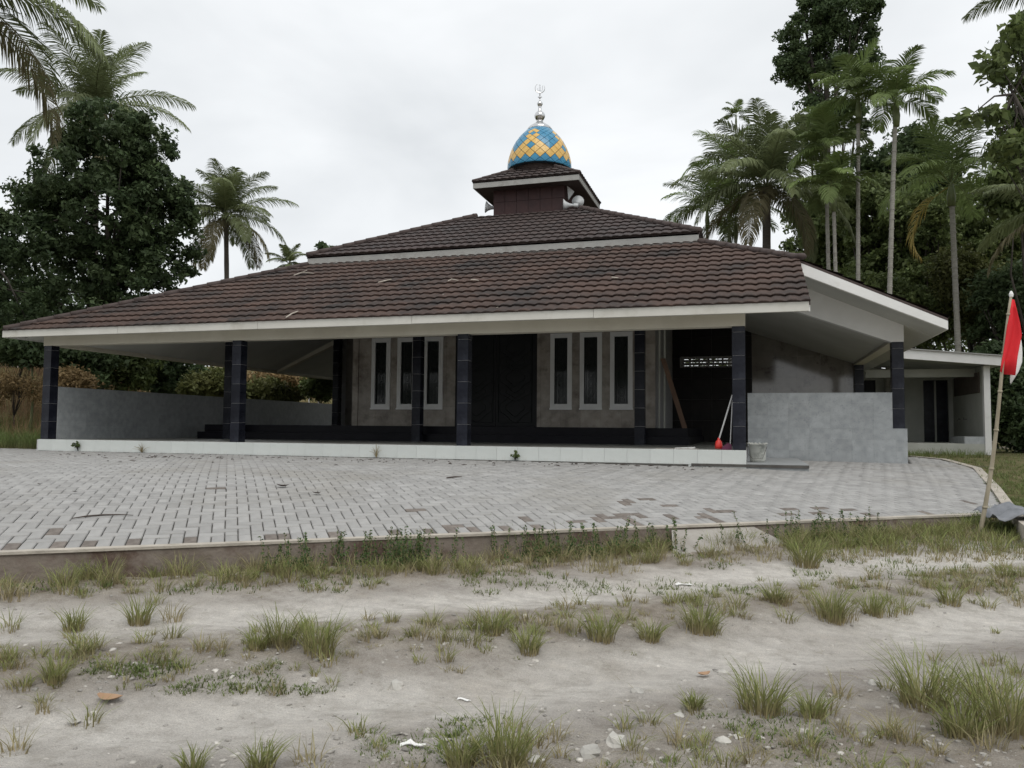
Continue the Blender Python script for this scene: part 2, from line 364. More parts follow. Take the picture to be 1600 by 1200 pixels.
# ground material: pale sandy road, darker soil, green-brown verge
gm = bpy.data.materials.new('ground_soil'); gm.use_nodes = True; t = gm.node_tree; b = t.nodes['Principled BSDF']; b.inputs['Roughness'].default_value = .95; b.inputs['Specular IOR Level'].default_value = .2
tcn = N(t, 'ShaderNodeTexCoord')
def nz(sc, det=6, rough=.62, vec=None):
    q = N(t, 'ShaderNodeTexNoise'); q.inputs['Scale'].default_value = sc; q.inputs['Detail'].default_value = det; q.inputs['Roughness'].default_value = rough
    t.links.new(vec or tcn.outputs['Object'], q.inputs['Vector']); return q.outputs['Fac']
def ramp(inp, *st):
    r = N(t, 'ShaderNodeValToRGB'); e = r.color_ramp.elements
    while len(e) < len(st): e.new(.5)
    for k, (p, c) in enumerate(st): e[k].position = p; e[k].color = (*c, 1)
    t.links.new(inp, r.inputs[0]); return r.outputs[0]
def mixg(f, a, bb, mode='MIX'):
    x = N(t, 'ShaderNodeMix', data_type='RGBA', blend_type=mode)
    if isinstance(f, float): x.inputs[0].default_value = f
    else: t.links.new(f, x.inputs[0])
    t.links.new(a, x.inputs[6]); t.links.new(bb, x.inputs[7]); return x.outputs[2]
rot = N(t, 'ShaderNodeMapping'); rot.inputs['Rotation'].default_value = (0, 0, -math.atan2(E1.y, E1.x)); rot.inputs['Scale'].default_value = (.35, 1.3, 1)
t.links.new(tcn.outputs['Object'], rot.inputs[0])
sand = ramp(nz(1.6, 8, .6, rot.outputs[0]), (.33, (.34,.31,.28)), (.5, (.45,.42,.385)), (.66, (.56,.53,.49)))
soil = ramp(nz(5, 8, .7), (.32, (.19,.155,.115)), (.5, (.31,.27,.22)), (.68, (.45,.405,.345)))
at1 = N(t, 'ShaderNodeAttribute'); at1.attribute_name = 'rnd'      # 0 bare road, 1 vegetated strip
nm = N(t, 'ShaderNodeMath', operation='MULTIPLY_ADD'); nm.inputs[1].default_value = 1.5; nm.inputs[2].default_value = -.75
t.links.new(nz(2.6, 6), nm.inputs[0])
sm = N(t, 'ShaderNodeMath', operation='ADD', use_clamp=True); t.links.new(at1.outputs['Fac'], sm.inputs[0]); t.links.new(nm.outputs[0], sm.inputs[1])
c = mixg(sm.outputs[0], sand, soil)
at3 = N(t, 'ShaderNodeAttribute'); at3.attribute_name = 'rut'
rn_ = N(t, 'ShaderNodeMath', operation='MULTIPLY'); t.links.new(at3.outputs['Fac'], rn_.inputs[0])
rr_ = N(t, 'ShaderNodeMapRange'); rr_.inputs['From Min'].default_value = .26; rr_.inputs['From Max'].default_value = .5; t.links.new(nz(1.1, 7, .65, rot.outputs[0]), rr_.inputs[0]); t.links.new(rr_.outputs[0], rn_.inputs[1])
palesand = ramp(nz(9, 8, .7, rot.outputs[0]), (.3, (.54,.51,.47)), (.7, (.72,.69,.64)))
c = mixg(rn_.outputs[0], c, palesand)
mott = ramp(nz(7, 9, .75), (.34, (.72,.70,.67)), (.5, (1,1,1)), (.68, (1.18,1.17,1.15)))
c = mixg(.8, c, mixg(1.0, c, mott, 'MULTIPLY'))
grit = ramp(nz(160, 4, .8), (.35, (.55,.55,.55)), (.65, (1.35,1.35,1.35)))
c = mixg(.55, c, mixg(1.0, c, grit, 'MULTIPLY'))
damp = N(t, 'ShaderNodeMapRange'); damp.inputs['From Min'].default_value = .56; damp.inputs['From Max'].default_value = .68; damp.inputs['To Max'].default_value = .35; t.links.new(nz(.9, 7, .6), damp.inputs[0])
c = mixg(damp.outputs[0], c, mixg(1.0, c, ramp(nz(40), (.3, (.55,.5,.45)), (.7, (.7,.66,.6))), 'MULTIPLY'))
green = ramp(nz(2.2, 8, .7), (.3, (.085,.09,.035)), (.55, (.15,.135,.06)), (.75, (.25,.21,.13)))
at2 = N(t, 'ShaderNodeAttribute'); at2.attribute_name = 'tip'
c = mixg(at2.outputs['Fac'], c, green)
speck = N(t, 'ShaderNodeTexVoronoi'); speck.inputs['Scale'].default_value = 38; t.links.new(tcn.outputs['Object'], speck.inputs['Vector'])
sp = N(t, 'ShaderNodeMapRange'); sp.inputs['From Min'].default_value = .1; sp.inputs['From Max'].default_value = .06; t.links.new(speck.outputs['Distance'], sp.inputs[0])
spm = N(t, 'ShaderNodeMath', operation='MULTIPLY'); t.links.new(sp.outputs[0], spm.inputs[0]); spm.inputs[1].default_value = .3
pale = ramp(nz(30), (.3, (.3,.28,.25)), (.7, (.55,.53,.5)))
c = mixg(spm.outputs[0], c, pale)
t.links.new(c, b.inputs['Base Color'])
hm = N(t, 'ShaderNodeMath', operation='ADD'); t.links.new(nz(14, 8, .7), hm.inputs[0]); t.links.new(nz(70, 5, .7), hm.inputs[1])
bp = N(t, 'ShaderNodeBump'); bp.inputs['Strength'].default_value = .8; bp.inputs['Distance'].default_value = .04
t.links.new(hm.outputs[0], bp.inputs['Height']); t.links.new(bp.outputs[0], b.inputs['Normal'])
veg = np.exp(-((Dd+.4)/.45)**2)*1.0 + np.exp(-((Dd+2.2)/.42)**2)*.75 + .6*sst(-Dd, 3.6, 4.3)
rut = np.exp(-((Dd+1.42+.08*np.sin(Aa*.9))/.3)**4) + np.exp(-((Dd+3.05+.1*np.sin(Aa*.7+1))/.38)**4)
greenA = np.clip(sst(Dd, .4, 1.6)+ .9*sst(Aa, 7.0, 9)*sst(Dd, -1.2, 0), 0, 1)
gme = npmesh('ground', np.stack([X, Y, Z], -1).reshape(-1, 3), fq, gm, veg.ravel(), greenA.ravel(), smooth=True)
ra_ = gme.attributes.new('rut', 'FLOAT', 'POINT'); ra_.data.foreach_set('value', rut.ravel().astype(np.float32))
link('ground', gme, kind='structure')
# paving bed
bx = np.arange(-26, 10, .35); mb = MB(); 
av = np.arange(-15, a_end+7, .4); dv = np.array([0,.3,.6,.9,1.3,1.7,2.2,2.8,3.4,4,5,6,8,10,12,14,16,19])
for i in range(len(av)-1):
    for j in range(len(dv)-1):
        a0, a1, d0, d1 = av[i], av[i+1], dv[j], dv[j+1]
        cx_, cy_ = xy((a0+a1)/2, (d0+d1)/2)
        if not any(inpoly(*xy(a, d)) for a in (a0, a1, (a0+a1)/2) for d in (d0, d1)): continue
        q = [(*xy(a, d), pav(*xy(a, d))-.022) for a, d in ((a0,d0),(a1,d0),(a1,d1),(a0,d1))]
        mb.add(q, [(0,1,2,3)])
bedo = mb.build('paving', M['bed'], kind='structure')
# pavers: herringbone laid square to the kerb
U = .11
def pavermesh(L, W, name, mt):
    g = .0042; c = .007; H_ = .05
    b_ = MB().cbox(-L/2+g, L/2-g, -W/2+g, W/2-g, -H_, 0, c); return b_.mesh(name, mt)
blocks = []      # (a, d, angle(0 along E1, 1 across), L, W)
na = int(a_end/U)+60
for j in range(0, 170):
    for i in range(-140, na):
        if j < 2:
            if j == 0: blocks.append(((i+.5)*U, U*1.0+.02, 1, 2*U, U))
            continue
        cc = (i-j) % 4
        if cc == 0: blocks.append(((i+1)*U, (j+.5)*U+.02, 0, 2*U, U))
        elif cc == 3: blocks.append(((i+.5)*U, (j+1)*U+.02, 1, 2*U, U))
        elif cc == 2 and j == 2: blocks.append(((i+.5)*U, (j+.5)*U+.02, 0, U, U))
darkpx = [(70,830),(20,857),(90,857),(138,855),(200,851),(305,848),(425,843),(447,841),(516,838),(623,834),(670,831),(651,796),(706,821),(700,829),(735,828),(832,812),(793,825),(839,825),(926,811),(935,806),(915,816),(965,785),(973,781),(1000,778),(961,807),(970,801),(993,818),(1010,807),(985,812),(1140,801),(1115,813),(1056,791),(1108,795),(1084,807),(1095,803),(1225,802),(1227,793),(1281,802),(1288,793),(1351,802),(1330,795),(1362,806),(1441,800),(1512,783),(340,761.5),(1040,807)]
darkp = [onf(u, v, pav) for u, v in darkpx]
dk = np.array([(p.x, p.y) for p in darkp])
kept = []
for (a, d, o_, L, W) in blocks:
    x, y = xy(a, d)
    half = L/2-.02
    ex = (E1 if o_ == 0 else E2)
    e1 = (x+ex.x*half, y+ex.y*half); e0 = (x-ex.x*half, y-ex.y*half)
    i1, i0 = inpoly(*e1), inpoly(*e0)
    if i1 and i0: kept.append((x, y, o_, L, W))
    elif (i1 or i0) and L > W*1.5:
        sgn = 1 if i1 else -1; x2, y2 = x+sgn*ex.x*L/4, y+sgn*ex.y*L/4
        if inpoly(x2, y2): kept.append((x2, y2, o_, W, W))
karr = np.array([(k[0], k[1]) for k in kept])
dset = set(int(np.argmin(((karr-q)**2).sum(1))) for q in dk)
dist = np.hypot(karr[:,0]-CAM.x, karr[:,1]-CAM.y)
pj = []
for k, (x, y) in enumerate(karr):
    v = Vector((x, y, pav(x, y)))-CAM; dz = v.dot(FW)
    pj.append(dz > .5 and abs(v.dot(cR)/dz*F) < 815)
near = [k for k in np.argsort(dist) if pj[k]][:300]
nearset = set(int(k) for k in near)
PM = {}
for key, L in (('f', 2*U), ('h', U)):
    for dkk, mt in ((0, M['paver']), (1, M['paverdark'])): PM[key, dkk] = pavermesh(L, U, 'paver', mt)
ang = math.atan2(E1.y, E1.x)
V0 = np.array([v.co[:] for v in PM['f', 0].vertices]); V1 = np.array([v.co[:] for v in PM['h', 0].vertices]); FP = [tuple(p.vertices) for p in PM['f', 0].polygons]
SV, SF, SR, SM = [], [], [], []
for k, (x, y, o_, L, W) in enumerate(kept):
    d = ad(x, y)[1]; sl_ = (np.interp(d+.08, PD, PZ)-np.interp(d-.08, PD, PZ))/.16
    z = pav(x, y)+random.uniform(-.003, .003); jit = random.gauss(0, .008)
    nrm = (Vector((-E2.x*sl_, -E2.y*sl_, 1)) + Vector((random.gauss(0,.009), random.gauss(0,.009), 0))).normalized()
    ax = Vector((math.cos(ang+o_*math.pi/2+jit), math.sin(ang+o_*math.pi/2+jit), 0)); ax = (ax-nrm*ax.dot(nrm)).normalized(); ay = nrm.cross(ax)
    mtx = Matrix((ax, ay, nrm)).transposed().to_4x4(); mtx.translation = (x, y, z)
    if k in nearset:
        o = bpy.data.objects.new('paver', PM['f' if L > .15 else 'h', 1 if k in dset else 0]); COL.objects.link(o); o.matrix_world = mtx; o.parent = bedo
    else:
        vv = (V0 if L > .15 else V1) @ np.array(mtx.to_3x3()).T + np.array((x, y, z))
        b0 = len(SV)*16; SV.append(vv); SF += [[b0+q for q in f] for f in FP]; SR += [random.random()]*16; SM += [1 if k in dset else 0]*len(FP)
me = npmesh('pavers', np.concatenate(SV), np.array(SF), M['paver'], SR); me.materials.append(M['paverdark']); me.polygons.foreach_set('material_index', SM)
link('pavers', me, bedo, kind='stuff')
# kerb along the front of the paving, right hand kerb along the verge
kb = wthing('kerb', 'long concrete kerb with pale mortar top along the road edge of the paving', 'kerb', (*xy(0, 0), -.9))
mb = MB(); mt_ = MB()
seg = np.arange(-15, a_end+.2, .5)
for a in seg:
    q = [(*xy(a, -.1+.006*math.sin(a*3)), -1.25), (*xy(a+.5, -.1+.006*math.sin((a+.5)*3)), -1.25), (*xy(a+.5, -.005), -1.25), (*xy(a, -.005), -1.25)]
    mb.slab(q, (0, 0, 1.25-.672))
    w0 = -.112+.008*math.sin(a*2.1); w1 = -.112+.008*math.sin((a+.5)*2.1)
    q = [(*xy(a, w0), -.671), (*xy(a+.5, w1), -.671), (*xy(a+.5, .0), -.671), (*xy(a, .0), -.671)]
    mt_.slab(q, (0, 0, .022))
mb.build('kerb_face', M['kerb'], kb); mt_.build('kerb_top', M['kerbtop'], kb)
mb = MB()
bb = [Vector((*p, 0)) for p in bound]; bb = [bb[0]]+bb[1:]+[Vector((*xy(a_end+.25, .0), 0))]
for p, q in zip(bb[:-1], bb[1:]):
    dn = (q-p).normalized(); nn_ = Vector((-dn.y, dn.x, 0)); nn_ = nn_ if nn_.x > 0 else -nn_
    z0, z1 = pav(p.x, p.y), pav(q.x, q.y)
    pts = [p, q, q+nn_*.13, p+nn_*.13]
    v = [Vector((r.x, r.y, -.95)) for r in pts]+[Vector((r.x, r.y, zz+.022)) for r, zz in zip(pts, (z0, z1, z1, z0))]
    mb.add(v, [(3,2,1,0),(4,5,6,7),(0,1,5,4),(1,2,6,5),(2,3,7,6),(3,0,4,7)])
recenter(tag(mb.build('verge_kerb', M['kerbtop']), 'narrow pale kerb curving along the right edge of the paving beside the grass', 'kerb'), (bb[2].x, bb[2].y, -.3))
# concrete ramp going down from the kerb into the road
r0 = onf(1035, 822, lambda x, y: -.67); r1 = onf(1172, 819, lambda x, y: -.67)
a0, a1 = ad(r0.x, r0.y)[0], ad(r1.x, r1.y)[0]
mb = MB(); n = 6
for i in range(n):
    for j in range(4):
        pass
rb0, rb1 = on(1238, 853, 2, -.835), on(1052, 866, 2, -.86)
top = [(*xy(a0, -.115), -.69), (*xy(a1, -.115), -.69), (rb0.x, rb0.y, -.835), (rb1.x, rb1.y, -.86)]
mb.slab([(p[0], p[1], p[2]-.25) for p in top], (0, 0, .25))
recenter(tag(mb.build('entrance_ramp', M['slab']), 'sloping concrete slab leading from the dirt road up to the kerb', 'ramp'), xy((a0+a1)/2, -.5)+(-.8,))
# ------------------------------------------------------------------ THE MOSQUE
OX, OY = -6.05, 9.2
mos = wthing('mosque', 'low white mosque with brown tiled hip roofs and blue and gold dome', 'mosque', (OX, OY, -.255))
XL, XR = -14.945-.21, 0.0      # platform ends
# platform
MB().box(-15.25, 0, .016, 3.3, -.6, -.012).box(-15.25, 2.99, 3.3, 16.4, -.6, -.012).build('platform', M['grout'], mos)
mb = MB().box(-15.25, -.001, .012, 3.29, -.012, -.001).box(-15.25, 2.98, 3.29, 16.4, -.012, -.001)
flo = mb.build('floor', M['floor'], mos)
tm = MB().cbox(-.1985, .1985, 0, .016, -.125, .125, .003).mesh('tile', M['whitetile'])
pf = MB().box(-15.25, 0, .0165, .03, -.35, -.013).build('platform_face', M['grout'], mos)
for i in range(38):
    o = bpy.data.objects.new('tile', tm); COL.objects.link(o); o.parent = pf; o.matrix_parent_inverse = Matrix.Identity(4)
    o.location = (-.2-.4*i if i < 37 else -.2-.4*37, 0, -.126)
    if -.2-.4*i < -15.1: bpy.data.objects.remove(o)
for o in list(pf.children): o.matrix_parent_inverse = Matrix.Translation(-Vector((0,0,0)))
# step of tile below, hidden under the paving edge
MB().box(-15.25, -.002, .002, .016, -.42, -.253).build('plinth_base', M['whitetile'], mos)
# columns
W_ = .215; TH = .4
ctile = {}
def column(x, y, ztop, z0=0, w=W_, label=None):
    """x,y = right front corner"""
    g = .009
    c = MB().box(x-w+g, x-g, y+g, y+w-g, z0, ztop).build('column', M['grout'], mos)
    if label: c['label'] = label
    n = math.ceil((ztop-z0)/TH)
    for k in range(n):
        za, zb = z0+k*TH+.003, min(z0+(k+1)*TH-.003, ztop)
        h = round(zb-za, 3)
        if h < .03: continue
        for side in range(4):
            if h not in ctile:
                ctile[h] = MB().cbox(-w/2+.0035, w/2-.0035, -w/2-.0005, -w/2+.0085, 0, h, .0025).mesh('tile', M['navy'])
            o = bpy.data.objects.new('tile', ctile[h]); COL.objects.link(o); o.parent = c
            o.location = (x-w/2, y+w/2, za); o.rotation_euler.z = side*math.pi/2
            o.matrix_parent_inverse = Matrix.Identity(4)
    return c
fixlater = []
S_ = 4.981
for i in range(4): column(-.004-i*S_, .02, 2.1)
RY = 3.3
def zc_front(y): return 2.17+.46*(y-.1)
def zc_left(x): return 2.17+.46*(x+14.95)
def zc_right(x): return 2.17+.40*(2.9-x)
for x in (-2.12, -7.38, -12.63): column(x, RY, min(zc_front(RY), zc_left(x)))
column(2.99, RY, 2.12, .39); column(2.99, 8.99, 2.12, 0)
for x, y in ((-12.63, 8.75), (-12.63, 14), (-2.12, 14)): column(x, y, min(zc_left(x), zc_front(19.4-y) if y < 10 else 3.1))
# roof description: four planes, eave rectangle, square about (OX,OY)
T = .46; EY0, EX0, EX1, EY1 = -.5, -15.75, 3.55, 16.4
ZE = 2.243; ZT = 2.40; XC, YC = 1.0, 2.22           # right front corner is cut away
Y2, ZU2 = 4.3, None
X2L, X2R = EX0+(Y2-EY0), XC-(Y2-YC)
def zl(y): return ZT+T*(y-EY0)
ZRr = zl(YC)-(EX1-XC)*T   # right eave height follows the plane
TR = (zl(YC)-2.43)/(EX1-XC)
WP, CS = .225, .4
def course_sheets(P0, A, B, Nn, xl, xr, smax, s_end, parent, join=False, name='roof_sheet', rm=None):
    rm = rm or M['roof']
    """P0 origin on the eave; A along the eave, B up the slope; xl/xr(s) limits; smax(x) = how far up column x goes"""
    P0, A, B, Nn = Vector(P0), Vector(A).normalized(), Vector(B).normalized(), Vector(Nn).normalized()
    n = math.ceil(s_end/CS); allmb = MB(); npart = 0
    for i in range(n):
        s0 = i*CS; s1 = min((i+1)*CS+.03, s_end)
        x0, x1 = xl(s0), xr(s0)
        if x1-x0 < .1: break
        cuts = [x0]; st = math.floor(x0/(6*WP))*6*WP + (i % 3)*2*WP
        while st < x1:
            if st > x0+.15 and st < x1-.15: cuts.append(st)
            st += 6*WP
        cuts.append(x1)
        for ca, cb in zip(cuts[:-1], cuts[1:]):
            mb = allmb if join else MB()
            nc = max(2, int(round((cb-ca)/(WP/6)))); vs = []; fs = []; cols = 0; dz = random.uniform(0, .004)
            for k in range(nc+1):
                x = ca+(cb-ca)*k/nc; se = min(s1, smax(x))
                if se < s0+.005: se = s0+.005
                ph = 2*math.pi*x/WP; h = .011*math.sin(ph)+.005*math.sin(2*ph+.9)+dz
                L = se-s0
                for s, hh in ((s0+.03, -.004 if i == 0 else -.008), (s0-.004, .034+h), (s0+L*.12, .036+h), (s0+L*.6, .018+h), (se, .0+h)):
                    vs.append(P0+A*x+B*s+Nn*hh)
            for k in range(nc):
                for r in range(4): fs.append((k*5+r, (k+1)*5+r, (k+1)*5+r+1, k*5+r+1))
            mb.add(vs, fs)
            if not join: mb.build(name, rm, parent, smooth=True); npart += 1
    if join: allmb.build('roof_sheets', rm, parent, smooth=True, kind='stuff')
    return npart
ct = 1/math.sqrt(1+T*T)
# lower roof body (thin board under the sheets), one closed solid
lr = MB()
ztop = zl(Y2)
def ls(p, dz): return (p[0], p[1], p[2]+dz)
A_ = (EX0, EY0, ZT); B_ = (XC, EY0, ZT); C_ = (XC, YC, zl(YC)); D_ = (EX1, YC, zl(YC)-(EX1-XC)*TR); E_ = (X2R, Y2, ztop); F_ = (X2L, Y2, ztop)
X3R = X2R; Y3 = 13.9
G_ = (X2L, Y3, ztop); H_ = (X3R, Y3, ztop); I_ = (EX0, EY1, ZT); J_ = (EX1, EY1, D_[2])
def face(mb, pts, th=.05, off=-.01):
    mb.slab([ls(p, off-th) for p in pts], (0, 0, th))
face(lr, [A_, B_, C_, E_, F_]); face(lr, [A_, F_, G_, I_]); face(lr, [C_, D_, J_, H_, E_]); face(lr, [F_, E_, H_, G_])
zb_ = ztop-(EY1-Y3)*.46
face(lr, [G_, H_, (X3R, EY1, zb_), (X2L, EY1, zb_)])
roof1 = lr.build('lower_roof', M['cap'], mos)
roof1['label'] = 'broad lower roof slope of dark brown wavy sheets'
def ch(o, par): o.parent = par
# front plane: x measured from EX0, s along the slope
s_end = (Y2-EY0)/ct
def smax_front(x):
    X_ = EX0+x; a = x/ct                     # left hip at 45 degrees in plan
    if X_ > X2R: a = min(a, (YC+(XC-X_)-EY0)/ct)
    return max(0, min(s_end, a))
cnt = course_sheets((EX0, EY0-.06, ZT-.018), (1,0,0), (0,1,T), (0,-T,1), lambda s: s*ct, lambda s: (XC-EX0) if s*ct < YC-EY0 else (XC-EX0)-(s*ct-(YC-EY0)), smax_front, s_end, roof1)
# right plane, x measured along +y from YC, s up towards -x
trc = 1/math.sqrt(1+TR*TR); sR = (EX1-X2R)/trc
course_sheets((EX1+.03, YC, D_[2]-.012), (0,1,0), (-1,0,TR), (TR,0,1), lambda s: 0 if s*trc < EX1-XC else s*trc-(EX1-XC), lambda s: EY1-YC, lambda x: min(sR, ((EX1-XC)+x)/trc), sR, roof1, join=True)
course_sheets((EX0-.03, EY0, ZT-.012), (0,1,0), (1,0,T), (-T,0,1), lambda s: s*ct, lambda s: EY1-EY0, lambda x: min(s_end, x/ct), s_end, roof1, join=True)
def capline(p, q, parent, name='ridge_cap', r=.075, step=.34):
    p, q = Vector(p), Vector(q); L = (q-p).length; d = (q-p)/L; n = int(L/step); mb = MB()
    for k in range(n+1):
        a = p+d*(k*step); b2 = p+d*min(L, k*step+step+.03)
        if (b2-a).length < .05: continue
        mb.tube([a, b2], [r*1.1, r*.88], 8)
    return mb.build(name, M['cap'], parent, smooth=True)
up_ = Vector((0,0,.03))
capline(Vector(A_)+up_, Vector(F_)+up_, roof1); capline(Vector(C_)+up_, Vector(E_)+up_, roof1)
MB().lathe([(.0,0),(.1,.02),(.12,.07),(.09,.12),(0,.14)], (C_[0]+.02, C_[1]-.02, C_[2]-.02), 12, cap=False).build('cap_end', M['cap'], roof1, smooth=True)
# fascias
xf = [EX0, -12.6, -9.2, -5.9, -2.5, XC-.02]
for p_, q_ in zip(xf[:-1], xf[1:]): MB().cbox(p_+.003, q_-.003, EY0-.035, EY0+.03, ZE+random.uniform(-.004,.004), ZT+.012, .004).build('fascia_board', M['fasciap'], mos)
MB().box(EX0, EX0+.03, EY0+.031, EY1, ZE, ZT-.015).build('fascia', M['white'], mos)
MB().slab([(XC-.02, YC, C_[2]-.05), (EX1, YC, D_[2]-.05), (EX1, YC, D_[2]-.22), (XC-.02, YC, C_[2]-.27)], (0, .03, 0)).build('rake_board', M['white'], mos)
MB().box(EX1-.03, EX1, YC+.031, EY1, D_[2]-.22, D_[2]-.05).build('fascia', M['white'], mos)
MB().slab([(XC-.03, EY0+.031, ZE), (XC-.03, YC-.001, ZE+(C_[2]-ZT)-.1), (XC-.03, YC-.001, C_[2]-.07), (XC-.03, EY0+.031, ZT-.07)], (.03, 0, 0)).build('rake_board', M['white'], mos)
# beams
BT = 2.42
MB().box(-14.945-.225, -.0, .012, .24, 2.1, BT).build('beam', M['cream'], mos)
MB().box(-14.945-.225, -14.94, .241, EY1-.1, 2.1, BT).build('beam', M['cream'], mos)
MB().box(2.77, 2.995, RY+.03, EY1-.1, 2.12, 2.4).build('beam', M['cream'], mos)
# eaves soffits (outside the beams)
MB().slab([(EX0+.03, EY0+.031, ZE+.02), (XC-.031, EY0+.031, ZE+.02), (XC-.031, .011, ZE+.14), (EX0+.03, .011, ZE+.14)], (0,0,.02)).build('soffit', M['soffit'], mos)
MB().slab([(EX0+.031, .012, ZE+.03), (-15.171, .012, ZE+.12), (-15.171, EY1-.1, ZE+.12), (EX0+.031, EY1-.1, ZE+.03)], (0,0,.02)).build('soffit', M['soffit'], mos)
MB().slab([(2.998, RY-.001, D_[2]+TR*(EX1-2.998)-.25), (EX1-.031, RY-.001, D_[2]-.235), (EX1-.031, EY1-.1, D_[2]-.235), (2.998, EY1-.1, D_[2]+TR*(EX1-2.998)-.25)], (0,0,.02)).build('soffit', M['soffit'], mos)
# gable infill above the right ring beam
g0 = on(1246, 487, 1, RY); sl2 = (g0.z-2.115)/(2.78-g0.x)
xg = -.6
MB().slab([(xg, RY, 2.115+sl2*(2.78-xg)), (2.775, RY, 2.115), (2.997, RY, 2.115), (2.997, RY, D_[2]+TR*(EX1-2.997)-.1), (XC, RY, D_[2]+TR*(EX1-XC)-.1), (xg, RY, D_[2]+TR*(EX1-XC)+.35)], (0, .2, 0)).build('gable_wall', M['white'], mos)
MB().slab([(XC-.04, YC+.031, C_[2]-.275), (EX1-.031, YC+.031, D_[2]-.222), (EX1-.031, RY-.0015, D_[2]-.222), (XC-.04, RY-.0015, C_[2]-.275)], (0,0,.02)).build('soffit', M['soffit'], mos)
# ceilings following the slopes
cy = MB(); e = 3.0
cy.slab([(-14.93, .241, zc_front(.241)), (.0, .241, zc_front(.241)), (.0, 3.5, zc_front(3.5)), (-2.0, 4.93, zc_front(4.93)), (-10.05, 4.93, zc_front(4.93)), (-10.2, 5.0, zc_front(5.0))], (0,0,.03))
cy.build('ceiling', M['soffit'], mos)
MB().slab([(-14.93, .25, zc_left(-14.93)), (-10.1, 5.08, zc_left(-10.1)), (-10.1, EY1-.2, zc_left(-10.1)), (-14.93, EY1-.2, zc_left(-14.93))], (0,0,.03)).build('ceiling', M['soffit'], mos)
def zcr(x): return 2.17+.345*(2.78-x)
MB().slab([(-2.0, 3.52, zcr(-2)), (2.76, 3.52, zcr(2.76)), (2.76, EY1-.2, zcr(2.76)), (-2.0, EY1-.2, zcr(-2))], (0,0,.03)).build('ceiling', M['soffit'], mos)
MB().slab([(-14.93, 8.76, 2.1), (-14.93, 8.76, 2.3), (-12.85, 8.76, 3.2), (-12.85, 8.76, 2.98)], (0,.18,0)).build('beam', M['cream'], mos)
# hall
HX0, HX1, HY0, HY1 = -10.036, -2.07, 4.937, 13.0
MB().box(-13.85, -1.2, 3.6, 14.4, -.01, .18).build('step', M['black'], mos)
MB().box(-13.8, -1.25, 3.82, 14.2, .181, .37).build('step', M['black'], mos)
DX0, DX1 = -7.13, -4.97
WIN = [-9.493, -8.752, -8.011]; WINR = [2*OX+9.493-.54, 2*OX+8.752-.54, 2*OX+8.011-.54]
WZ0, WZ1, WW = .81, 2.676, .54
hw = MB()
xs = [HX0]+[v for x in WIN for v in (x, x+WW)]+[DX0, DX1]+[v for x in sorted(WINR) for v in (x, x+WW)]+[HX1]
for a, b2 in zip(xs[:-1], xs[1:]):
    if any(abs(a-q) < 1e-6 for q in WIN+WINR): hw.box(a, b2, HY0+.012, HY0+.15, .37, WZ0); hw.box(a, b2, HY0+.012, HY0+.15, WZ1, 4.2)
    elif abs(a-DX0) < 1e-6: hw.box(a, b2, HY0+.012, HY0+.15, 2.85, 4.2)
    else: hw.box(a, b2, HY0+.012, HY0+.15, .37, 4.2)
hw.box(HX0, HX0+.15, HY0+.151, HY1, .37, 4.2).box(HX1-.15, HX1, HY0+.151, HY1, .37, 4.2).box(HX0, HX1, HY1, HY1+.15, .37, 4.2)
hall = hw.build('hall_wall', M['dgrout'], mos)
def tilewall(x0, x1, z0, z1, y, tw, th, holes, parent, mt, dep=.012, g=.0015, axis='y'):
    nx = math.ceil((x1-x0)/tw-.01); nzz = math.ceil((z1-z0)/th-.01)
    for i in range(nx):
        for j in range(nzz):
            a, b2 = x0+i*tw+g, min(x0+(i+1)*tw, x1)-g; c_, d_ = z0+j*th+g, min(z0+(j+1)*th, z1)-g
            rects = [(a, b2, c_, d_)]
            for (h0, h1, k0, k1) in holes:
                nr = []
                for (p, q, r_, s_) in rects:
                    if q <= h0 or p >= h1 or s_ <= k0 or r_ >= k1: nr.append((p, q, r_, s_)); continue
                    if p < h0: nr.append((p, h0, r_, s_))
                    if q > h1: nr.append((h1, q, r_, s_))
                    pp, qq = max(p, h0), min(q, h1)
                    if r_ < k0: nr.append((pp, qq, r_, k0))
                    if s_ > k1: nr.append((pp, qq, k1, s_))
                rects = nr
            mb = MB()
            for (p, q, r_, s_) in rects:
                if q-p > .01 and s_-r_ > .01:
                    if axis == 'y': mb.box(p, q, y, y+dep, r_, s_)
                    else: mb.box(y, y+dep, p, q, r_, s_)
            if mb.f: mb.build('tile', mt, parent)
holes = [(x, x+WW, WZ0, WZ1) for x in WIN+WINR]+[(DX0, DX1, .3, 2.85)]
tilewall(HX0+.16, HX1, .37, 3.0, HY0, .5, .5, holes, hall, M['brown'])
MB().box(HX0-.01, HX0+.155, HY0-.025, HY0+.011, .37, 4.1).build('corner_pilaster', M['brown'], mos)
